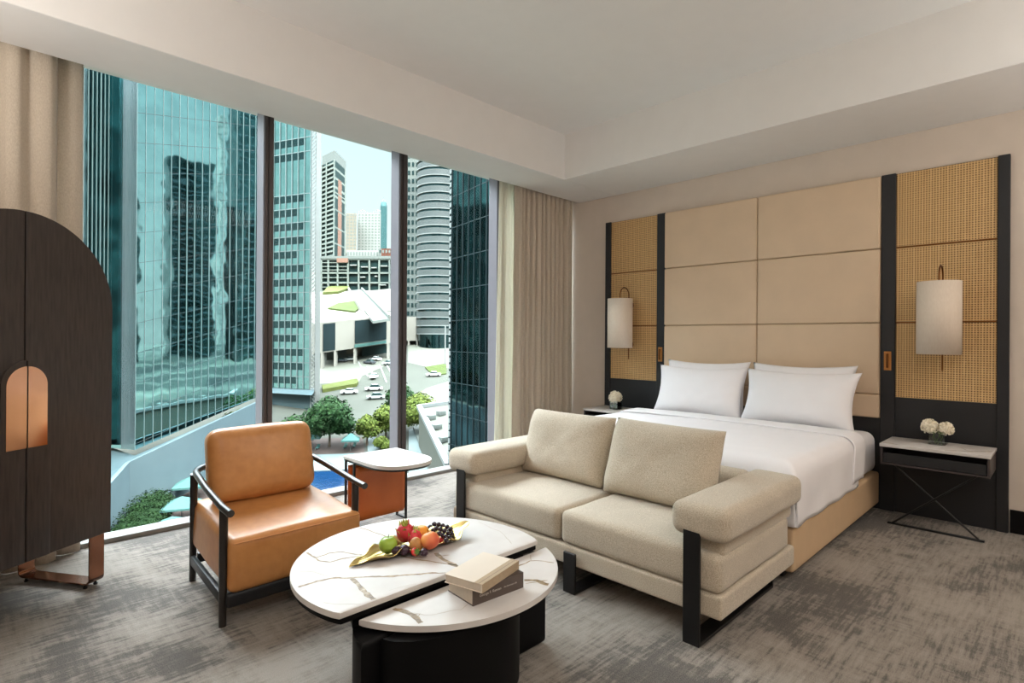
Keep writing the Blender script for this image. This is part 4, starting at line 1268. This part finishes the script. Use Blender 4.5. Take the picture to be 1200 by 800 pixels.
# ---- white mall
ml = thing('mall', 'low white mall with two dark billboards and a roof terrace', 'building', G(378, 432))
O4 = Vector(ml.location)
ma, mb_ = G(366, 434), G(458, 419)
HM = 15.6
mdir = (mb_-ma).normalized()
dep = FW*118 - RT*6; dep.z = 118*KS
def mp(u, up, outw=0):             # point on the mall front at pixel column u
    q = ray(u, 400); q2 = Vector((q.x, q.y)); A_ = Vector((ma.x, ma.y)); Dd = Vector((mdir.x, mdir.y))
    den = q2.x*Dd.y-q2.y*Dd.x; s_ = (q2.y*A_.x-q2.x*A_.y)/den
    p = ma + mdir*(s_ if True else 0)
    return p + UPV*up - O4 - FW*outw
m = MB()
kb = [FW*124-RT*46+UPV*124*KS, FW*124-RT*25+UPV*124*KS]
fq = [mp(366, 5.4), mp(458, 5.4), mp(458, HM), mp(366, HM)]
bq = [fq[0]+kb[0], fq[1]+kb[1], fq[2]+kb[1], fq[3]+kb[0]]
m.faces(fq+bq, [(0, 1, 2, 3), (7, 6, 5, 4), (0, 4, 5, 1), (1, 5, 6, 2), (2, 6, 7, 3), (3, 7, 4, 0)])
m.build('upper_storey', M['mallwhite'], ml, smooth=0)
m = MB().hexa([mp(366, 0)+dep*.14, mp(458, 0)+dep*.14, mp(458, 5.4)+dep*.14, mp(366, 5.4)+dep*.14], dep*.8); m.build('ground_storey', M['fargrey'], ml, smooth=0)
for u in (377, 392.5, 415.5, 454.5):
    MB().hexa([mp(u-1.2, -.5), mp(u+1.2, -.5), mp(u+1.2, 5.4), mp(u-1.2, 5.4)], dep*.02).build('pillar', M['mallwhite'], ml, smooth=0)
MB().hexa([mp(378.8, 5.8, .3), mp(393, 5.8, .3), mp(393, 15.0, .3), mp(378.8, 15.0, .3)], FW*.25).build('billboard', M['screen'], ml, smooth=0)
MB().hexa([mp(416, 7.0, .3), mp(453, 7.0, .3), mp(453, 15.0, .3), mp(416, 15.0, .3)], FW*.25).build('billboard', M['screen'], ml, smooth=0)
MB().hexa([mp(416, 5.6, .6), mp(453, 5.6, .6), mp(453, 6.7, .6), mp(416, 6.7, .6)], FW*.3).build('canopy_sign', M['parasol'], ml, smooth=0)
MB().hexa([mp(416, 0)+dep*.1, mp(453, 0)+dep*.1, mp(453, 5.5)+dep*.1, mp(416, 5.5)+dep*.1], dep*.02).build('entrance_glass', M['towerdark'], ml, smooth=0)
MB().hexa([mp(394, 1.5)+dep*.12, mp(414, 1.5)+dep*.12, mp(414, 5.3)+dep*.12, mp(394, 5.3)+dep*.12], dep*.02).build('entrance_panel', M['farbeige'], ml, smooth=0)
LM = LV-HM-.2
def RF(u, v, up=0): return LVL(u, v, LM-up)-O4
def roofpoly(name, pts, mat, h):
    P = [RF(u, v) for u, v in pts]; n = len(P); m = MB()
    m.faces([p-UPV*.6 for p in P]+[p+UPV*h for p in P], [tuple(range(n))[::-1], tuple(range(n, 2*n))]+[(i, (i+1) % n, n+(i+1) % n, n+i) for i in range(n)])
    return m.build(name, M[mat], ml, smooth=0)
roofpoly('roof_lawn', [(384, 362), (396, 356), (415, 353.5), (420, 363), (416, 366)], 'lawn', .5)
roofpoly('roof_garden', [(378, 345), (384, 338), (405, 335), (410, 339), (396, 344)], 'hedgegreen', 1.2)
roofpoly('roof_walkway', [(409, 341), (424, 340), (456, 374), (437, 377)], 'fargrey', .35)
roofpoly('roof_parapet', [(407.5, 340), (409, 340), (427, 369), (425, 369)], 'mallwhite', 1.6)
roofpoly('roof_parapet', [(423, 340), (424.5, 340), (457, 374), (454.5, 374)], 'fargrey', 1.6)
roofpoly('roof_forecourt', [(426, 342), (462, 338), (466, 364), (448, 366)], 'concrete', .3)

# ---- cars
def car(u, v, hd, mat, label, L=4.6, hgt=1.5, van=False):
    p = G(u, v, .1)
    t = thing('car', label, 'car', p, hd, 'cars outside')
    w = .9
    pr = [(-L/2, .35), (-L/2+.05, .8), (-L*.28, .92), (-L*.12, hgt if van else hgt*.96), (L*.2, hgt), (L*.40 if van else L*.30, hgt*.9 if van else .98), (L/2-.03, .85), (L/2, .4), (L/2-.1, .25), (-L/2+.1, .25)]
    pr2 = [(-L/2, .35), (-L/2+.05, .8), (-L*.28, .9), (L*.36, .95), (L/2-.03, .85), (L/2, .4), (L/2-.1, .25), (-L/2+.1, .25)]
    MB().prism(pr2, -w, w, M=Matrix.Rotation(PI/2, 4, 'X'), r=.06, seg=2).build('body', mat, t)
    cab = [(-L*.26, .88), (-L*.12, hgt-.05), (L*.2, hgt-.05), (L*(.42 if van else .33), .88)]
    MB().prism(cab, -w*.86, w*.86, M=Matrix.Rotation(PI/2, 4, 'X'), r=.05).build('windows', M['towerdark'], t)
    MB().bb(-L*.11, L*.2, -w*.8, w*.8, hgt-.06, hgt, r=.03).build('roof', mat, t)
    for sx in (-L*.3, L*.3):
        for sy in (-1, 1):
            MB().lathe([(0, -.1), (.3, -.1), (.33, -.05), (.33, .05), (.3, .1), (0, .1)], (sx, sy*w*.92, .33), 14, M=Matrix.Rotation(PI/2, 3, 'X')).build('wheel', M['blackmetal'], t)
M['carwhite'] = plain('car_white', (232, 234, 230), .25, var=0)
M['cardark'] = plain('car_dark', (66, 70, 74), .25, var=0)
M['carsilver'] = plain('car_silver', (176, 182, 180), .25, .4, var=0)
HX = YAW - PI/2                       # heading along the photo's left-right axis
car(409, 461, HX+.28, M['carwhite'], 'white saloon car near the hedge strip')
car(438, 457, HX+.30, M['carwhite'], 'white people carrier driving behind the silver roofed car', 4.9, 1.75, True)
car(440, 467, HX+.28, M['carsilver'], 'silver estate car, lower of the two cars side by side', 4.8, 1.7, True)
car(438, 443, HX+PI/2, M['carwhite'], 'white car facing the viewer in the entrance lane')
car(508, 440.5, HX+.22, M['carwhite'], 'white car beside the triangular lawn')
car(433, 426, HX-.5, M['cardark'], 'dark parked car in the middle of the forecourt')
car(440, 422, HX-.6, M['carwhite'], 'white parked car behind the dark one on the forecourt')
car(455.5, 427, HX+.9, M['carsilver'], 'silver parked car at the right edge of the forecourt')
car(399, 424, HX+.2, M['cardark'], 'dark car under the mall overhang between two pillars')
car(410, 422.5, HX+.1, M['carwhite'], 'white car under the mall overhang near the entrance')

# ---- round tower and its white wing
rd = thing('round_tower', 'round grey tower ringed by thin white balcony edges', 'tower', G(514, 404))
cr = Vector(rd.location); dC = cr.dot(FW); RR = 26*dC/FPX
nfl = 30; fh = 9.45*dC/FPX
MB().lathe([(0, -2), (RR*.94, -2), (RR*.94, nfl*fh), (0, nfl*fh)], (0, 0, 0), 48).build('glazing', M['vision'], rd, smooth=30)
for k in range(1, nfl):
    z = k*fh+1
    MB().lathe([(RR*.93, z), (RR*1.02, z), (RR*1.02, z+.30), (RR*.93, z+.30), (RR*.93, z)], (0, 0, 0), 48).build('balcony_edge', M['finwhite'], rd, smooth=30)
    MB().lathe([(RR*.93, z+.30), (RR*1.0, z+.30), (RR*1.0, z+2.5), (RR*.93, z+2.5), (RR*.93, z+.30)], (0, 0, 0), 48).build('balustrade', M['balgrey'], rd, smooth=30)
far('slab_tower', 476, 490, 120, 372, 262, M['fargrey'], 'pale grey tower strip with small windows left of the round tower', 3, 26, M['towerdark'], 'tower', 18)
MB_, a, b, h = blockpx('x', 474, 493.5, 371, 399, 232, None, 14)
t = thing('white_wing', 'white box wing on thin columns below the round tower', 'building', a)
bmesh.ops.translate(MB_.bm, vec=-a, verts=MB_.bm.verts[:]); MB_.build('wall', M['mallwhite'], t, smooth=0)
for u in (478, 488):
    p = W(u, 399, 232)-a; MB().hexa([p-UPV*6, p+RT*.7-UPV*6, p+RT*.7, p], FW*.7).build('column', M['mallwhite'], t, smooth=0)
t = thing('flag_pole', 'tall white pole standing on the corner by the lawn', 'pole', G(521.5, 428)); MB().tube([(0, 0, 0), (0, 0, 14)], .22, 10).build('shaft', M['finwhite'], t)

# ---- near glass tower at the right
nt = thing('glass_tower', 'dark teal glass tower with a white panelled edge in the third window', 'tower', W(528, 560, 76))
O5 = Vector(nt.location)
n0, n1 = W(528, 560, 76), W(640, 560, 58); n1.z = n0.z
HN = 62
nd = (n1-n0).normalized()
MB().hexa([n0-O5-UPV*12, n1-O5-UPV*12, n1-O5+UPV*HN, n0-O5+UPV*HN], FW*16+RT*10).build('glass_facade', M['teal_deep'], nt, smooth=0)
nn5 = nd.cross(UPV)
if nn5.dot(FW) > 0: nn5 = -nn5
LN = (n1-n0).length
for i in range(0, 15):
    p = n0+nd*(LN*i/14)-O5; q = nd*.03
    MB().hexa([p-q-UPV*12, p+q-UPV*12, p+q+UPV*HN, p-q+UPV*HN], nn5*.12).build('mullion', M['steeldark'], nt, smooth=0)
for k in range(16):
    z = -8+k*4.2
    MB().hexa([n0-O5+UPV*z, n1-O5+UPV*z, n1-O5+UPV*(z+.12), n0-O5+UPV*(z+.07)], nn5*.04).build('transom', M['steeldark'], nt, smooth=0)
f0 = n0-O5-nd*.72
MB().hexa([f0-UPV*12, n0-O5-UPV*12, n0-O5+UPV*HN, f0+UPV*HN], FW*1.5).build('edge_frame', M['vision'], nt, smooth=0)
for k in range(72):
    z = -10+k*.92
    MB().hexa([f0+nd*.12+UPV*z, f0+nd*.60+UPV*z, f0+nd*.60+UPV*(z+.62), f0+nd*.12+UPV*(z+.62)], nn5*.12).build('edge_panel', M['finwhite'], nt, smooth=0)

# ---- low roof terrace building bottom right
lr = thing('pavilion', 'low building with a white parapet and pale flat roof below the third window', 'building', LVL(491, 478, 33))
O6 = Vector(lr.location)
c = [LVL(491, 478, 33), LVL(527, 473, 33), LVL(527.5, 552, 33), LVL(525, 548, 33)]
c = [p-O6 for p in c]
m = MB().faces([p-UPV*9 for p in c]+c, [(3, 2, 1, 0), (4, 5, 6, 7), (0, 1, 5, 4), (1, 2, 6, 5), (2, 3, 7, 6), (3, 0, 4, 7)])
m.build('wall', M['concrete'], lr, smooth=0)
def par(p, q, w=.5, h=.7):
    n_ = (q-p).cross(UPV).normalized()*w
    MB().hexa([p-n_, q-n_, q-n_+UPV*h, p-n_+UPV*h], n_*2).build('parapet', M['finwhite'], lr, smooth=0)
par(c[0], c[1]); par(c[3], c[0]); 
for (u, v) in ((505, 489), (512, 500), (517, 484), (520, 515)):
    p = LVL(u, v, 32.6)-O6; MB().bb(p.x-.8, p.x+.8, p.y-.6, p.y+.6, p.z-.4, p.z+.5, r=.05).build('roof_unit', M['fargrey'], lr)
slab('steps', [(484, 502), (493, 500), (523, 556), (503, 558)], M['fargrey'], .6)
slab('paved_terrace', [(479, 505), (484, 503), (502, 552), (479, 556)], M['coping'], .3)

# ---- pool terrace
DL = LV
slab('pool_deck', [(300, 536), (300, 516), (425, 513), (428, 535)], M['pooldeck'], .15)
slab('pool_edge', [(300, 556), (300, 536), (430, 532), (480, 534), (480, 548)], M['coping'], .25)
o = slab('swimming_pool', [(240, 640), (255, 560), (330, 552), (440, 545), (440, 640)], M['water'], .1, kind=False, label='deep blue swimming pool seen below the armchair arm', cat='pool')
slab('sun_terrace', [(120, 680), (150, 600), (300, 520), (262, 560), (243, 640)], M['pooldeck'], .12)
def parasol(u, v, w, label, rz=0):
    p = G(u, v, 2.9); base = Vector((p.x, p.y, gz(p)))
    t = thing('parasol', label, 'parasol', base, YAW+rz, 'mint green square parasols')
    s = w/2
    m = MB().faces([(-s, -s, 2.5), (s, -s, 2.5), (s, s, 2.5), (-s, s, 2.5), (0, 0, 3.75), (-s, -s, 2.2), (s, -s, 2.2), (s, s, 2.2), (-s, s, 2.2)],
                   [(0, 1, 4), (1, 2, 4), (2, 3, 4), (3, 0, 4), (0, 5, 6, 1), (1, 6, 7, 2), (2, 7, 8, 3), (3, 8, 5, 0)])
    m.build('canopy', M['parasol'], t, smooth=0)
    MB().tube([(0, 0, 0), (0, 0, 3.7)], .05, 8).build('pole', M['finwhite'], t)
    MB().bb(-.4, .4, -.4, .4, 0, .1, r=.02).build('base', M['concrete'], t)
parasol(202, 612, 4.7, 'mint square parasol nearest the window sill beside the hedge', .35)
parasol(213, 588, 4.7, 'mint square parasol, second from the window sill', .35)
parasol(224, 564, 4.7, 'mint square parasol farthest from the window sill beside the pale wall', .35)
parasol(243, 596, 3.6, 'mint square parasol half hidden behind the armchair arm', .35)
parasol(411, 512, 3.4, 'pale parasol above two loungers near the big tree', .2)
parasol(366, 509, 3.4, 'pale parasol in the shade left of the big tree trunk', .2)
def lounger(u, v, rz, label):
    p = G(u, v, .15); t = thing('sun_lounger', label, 'sun lounger', p, YAW+rz, 'sun loungers on the deck')
    MB().bb(-.7, .5, -.32, .32, .28, .38, r=.03).build('seat', M['parasol'], t)
    MB().box((.85, 0, .58), (.8, .64, .08), .03, 2, Matrix.Rotation(-.6, 3, 'Y')).build('backrest', M['parasol'], t)
    for x in (-.6, .45):
        for y in (-.26, .26): MB().bb(x-.03, x+.03, y-.03, y+.03, 0, .28).build('leg', M['finwhite'], t)
lounger(404.5, 525, .1, 'left lounger of the pair under the pale parasol')
lounger(415, 524, .1, 'right lounger of the pair under the pale parasol')
lounger(372, 526, .1, 'lounger on the deck below the big tree')

# ---- plants
def foliage(m, c, r, n, size, rnd, mi=0):
    c = Vector(c); r = Vector(r)
    for k in range(n):
        z = rnd.uniform(-.75, 1); a = rnd.uniform(0, 6.283); q = math.sqrt(max(0, 1-z*z))
        v = Vector((q*math.cos(a), q*math.sin(a), z)); s = rnd.uniform(.78, 1.08)
        b_ = 1 + .22*noise.noise(v*2.2 + c*.3)
        p = c + Vector((v.x*r.x, v.y*r.y, v.z*r.z))*s*b_
        nrm = (v + Vector((rnd.uniform(-.8, .8), rnd.uniform(-.8, .8), rnd.uniform(-.3, .9)))).normalized()
        u = nrm.orthogonal().normalized(); w = nrm.cross(u); an = rnd.uniform(0, 6.28)
        u, w = u*math.cos(an)+w*math.sin(an), w*math.cos(an)-u*math.sin(an)
        sz = size*rnd.uniform(.6, 1.3)
        m.faces([p-u*sz, p+w*sz*.6, p+u*sz, p-w*sz*.6], [(0, 1, 2, 3)], mi)
def tree(u, v, h, r, mat, label, seed, blobs=9, n=230, cat='tree', d_up=0, size=.38):
    rnd = random.Random(seed)
    p = G(u, v, 0); t = thing('tree', label, cat, p, 0, 'trees in the plaza')
    tr = MB().tube([(0, 0, 0), (.1, .05, h*.3), (0, .1, h*.62)], .2, 8, radii=[.28, .2, .12])
    for k in range(5):
        a = k*1.25; tr.tube([(0, 0, h*.3+.1*k), (r*.3*math.cos(a), r*.3*math.sin(a), h*.5), (r*.6*math.cos(a), r*.6*math.sin(a), h*.68)], .06, 6, radii=[.1, .07, .03])
    tr.build('trunk', M['bark'], t)
    f = MB()
    for k in range(blobs):
        a = k*2.4; q = .62*math.sqrt(k/blobs)
        c = (r*q*math.cos(a), r*q*math.sin(a), h*(.50+.18*math.cos(k*1.7)+.16*(1-q)))
        rr = r*rnd.uniform(.38, .52)
        f.ico(c, rr*.68, 2, (1, 1, .85), amp=.3, freq=2)
        foliage(f, c, (rr, rr, rr*.85), int(n*1.5), size*.85, rnd)
    f.build('foliage', mat, t, smooth=0, norm=False)
tree(386, 524, 10.2, 5.6, M['leaf_dark'], 'large round dark green tree over the brown deck', 1, 16, 260)
tree(345, 524, 5.5, 4.6, M['leaf_dark'], 'lower dark tree left of the large round tree', 2, 10)
tree(283, 520, 6.5, 5.0, M['leaf_lime'], 'tree by the pale wall behind the first window post', 3, 10)
tree(430, 522, 6.4, 2.9, M['leaf_lime'], 'lime green tree right of the large round tree', 4, 9)
tree(452, 515, 7.2, 3.6, M['leaf_lime'], 'lime green tree beside the second window post', 5, 10)
tree(468, 500, 10, 4.4, M['leaf_dark'], 'green tree half hidden by the second window post', 6, 10)
tree(492, 509, 8.8, 5.2, M['leaf_lime'], 'bright lime tree in the third window', 7, 14)
tree(448, 528, 2.6, 2.0, M['leaf_lime'], 'low lime bush at the end of the brown deck', 8, 6)
rnd = random.Random(9)
hd = thing('shrub_bed', 'dense clipped dark green shrub bed along the pale wall', 'hedge', G(170, 610))
OH = Vector(hd.location); f = MB()
for (u, v, r) in ((178, 588, 2.0), (187, 596, 2.0), (168, 598, 2.4), (178, 606, 2.3), (160, 610, 2.4), (170, 618, 2.4), (150, 622, 2.4), (162, 630, 2.4), (142, 636, 2.4), (154, 642, 2.4), (176, 626, 2.0), (135, 650, 2.3), (146, 655, 2.3), (190, 586, 1.6)):
    c = G(u, v, 2.0)-OH; f.ico(c, r*.70, 2, (1, 1, .8), amp=.3, freq=1.2); foliage(f, c, (r, r, r*.95), 800, .17, rnd)
f.build('foliage', M['leaf_hedge'], hd, smooth=0, norm=False)

# ---- towers on the far side of the plaza, mirrored in the glass of the left tower
nfac = Vector((-.393, .919))          # mirror normal in (depth, lateral)
def mirrored(u, s):
    d, l = rf(u), (u-CX)/FPX*rf(u)
    v = Vector((1, (u-CX)/FPX)).normalized(); r = v - 2*v.dot(nfac)*nfac
    q = Vector((d, l)) + r*s
    return q, math.hypot(d, l)+s
def mtower(u0, u1, vtop, s, mat, label, dep=14, step=0):
    p, q = mirrored(u0, s), mirrored(u1, s)
    a, b = dl_(*p[0]), dl_(*q[0])
    a.z = b.z = gz((a+b)/2)-2
    tt = p[1]/Vector((1, ((u0+u1)/2-CX)/FPX)).length
    zt = EYE + (CY-vtop)/FPX*tt
    t = thing('city_tower', label, 'tower', a)
    aw = Vector(((b-a).y, -(b-a).x, 0)).normalized()
    if aw.dot(RT) < 0: aw = -aw
    h = zt-a.z
    MB().hexa([Vector((0, 0, 0)), b-a, b-a+UPV*h, UPV*h], aw*dep).build('wall', mat, t, smooth=0)
    for k in range(int(h//4)):
        MB().hexa([UPV*(k*4+1)-aw*.0, b-a+UPV*(k*4+1), b-a+UPV*(k*4+1.5), UPV*(k*4+1.5)], -aw*.3).build('floor_band', M['fingrey'], t, smooth=0)
    return t
mtower(199, 250, 190, 300, M['vision'], 'dark slab tower across the plaza mirrored in the left glass tower', 20)
mtower(140, 163, 225, 330, M['vision'], 'dark tower across the plaza at the left of the mirror image', 20)
mtower(279, 312, 110, 210, M['teal_deep'], 'dark tower across the plaza at the right of the mirror image', 20)
mtower(256, 262, 135, 420, M['farwhite'], 'pale slim tower across the plaza between two dark ones', 14)

# the hotel's own tower around and above the room
hz_ = MB()
hz_.bb(XL-12, XR+8, YB-26, YB-.25, -50, 125).bb(XL-12, XL-.25, YB-.25, YW+.2, -50, 125).bb(XR+.25, XR+8, YB-.25, YW+.2, -50, 125)
hz_.bb(XL-.25, XR+.25, YB-.25, YW+.2, 3.65, 125).bb(XL-.25, XR+.25, YB-.25, YW+.2, -50, -.25)
struct(hz_.build('hotel_tower', M['fingrey'], smooth=0))

# ============================================================ CAMERA, SKY, SUN
cam = bpy.data.cameras.new('camera'); co = bpy.data.objects.new('camera', cam); COL.objects.link(co)
cam.sensor_width = 36; cam.lens = FPX/1200*36; cam.clip_end = 3000; cam.clip_start = .05
cam.shift_y = (CY-400)/1200
co.location = (0, 0, EYE)
co.rotation_euler = (Matrix.Rotation(YAW-PI/2, 3, 'Z') @ Matrix.Rotation(PI/2, 3, 'X') @ Matrix.Rotation(ROLL, 3, 'Z')).to_euler()
S.camera = co

w = bpy.data.worlds.new('World'); S.world = w; w.use_nodes = True
nt_ = w.node_tree; bg = nt_.nodes['Background']
tc = nt_.nodes.new('ShaderNodeTexCoord'); sx = nt_.nodes.new('ShaderNodeSeparateXYZ'); nt_.links.new(tc.outputs['Generated'], sx.inputs[0])
cr_ = nt_.nodes.new('ShaderNodeValToRGB'); nt_.links.new(sx.outputs['Z'], cr_.inputs['Fac'])
el = cr_.color_ramp.elements
el[0].position = 0; el[0].color = (.93, 1.0, .97, 1)
el[1].position = .38; el[1].color = (.72, .96, 1.0, 1)
e = el.new(.6); e.color = (.86, .93, 1.0, 1)
mr = nt_.nodes.new('ShaderNodeMapRange'); mr.inputs[1].default_value = .40; mr.inputs[2].default_value = .62
mr.inputs[3].default_value = 1.08; mr.inputs[4].default_value = SKY_HI
nt_.links.new(sx.outputs['Z'], mr.inputs[0]); nt_.links.new(cr_.outputs[0], bg.inputs['Color']); nt_.links.new(mr.outputs[0], bg.inputs['Strength'])
sl_ = bpy.data.lights.new('sun', 'SUN'); sl_.energy = SUN_E; sl_.angle = math.radians(1.2); sl_.color = (1, .95, .86)
so = bpy.data.objects.new('sun', sl_); COL.objects.link(so)
sd_ = Vector((.43, 1.0, -1.10))        # light travels away from the building, down onto the plaza
so.rotation_euler = sd_.to_track_quat('-Z', 'Y').to_euler()

S.view_settings.view_transform = 'Standard'; S.view_settings.look = 'None'
S.view_settings.gamma = 1; S.view_settings.use_curve_mapping = False
S.view_settings.exposure = EXPO
S.cycles.use_denoising = True
S.cycles.max_bounces = 10; S.cycles.diffuse_bounces = 5; S.cycles.glossy_bounces = 4; S.cycles.transparent_max_bounces = 16
S.cycles.sample_clamp_indirect = 6; S.cycles.caustics_reflective = False; S.cycles.caustics_refractive = False
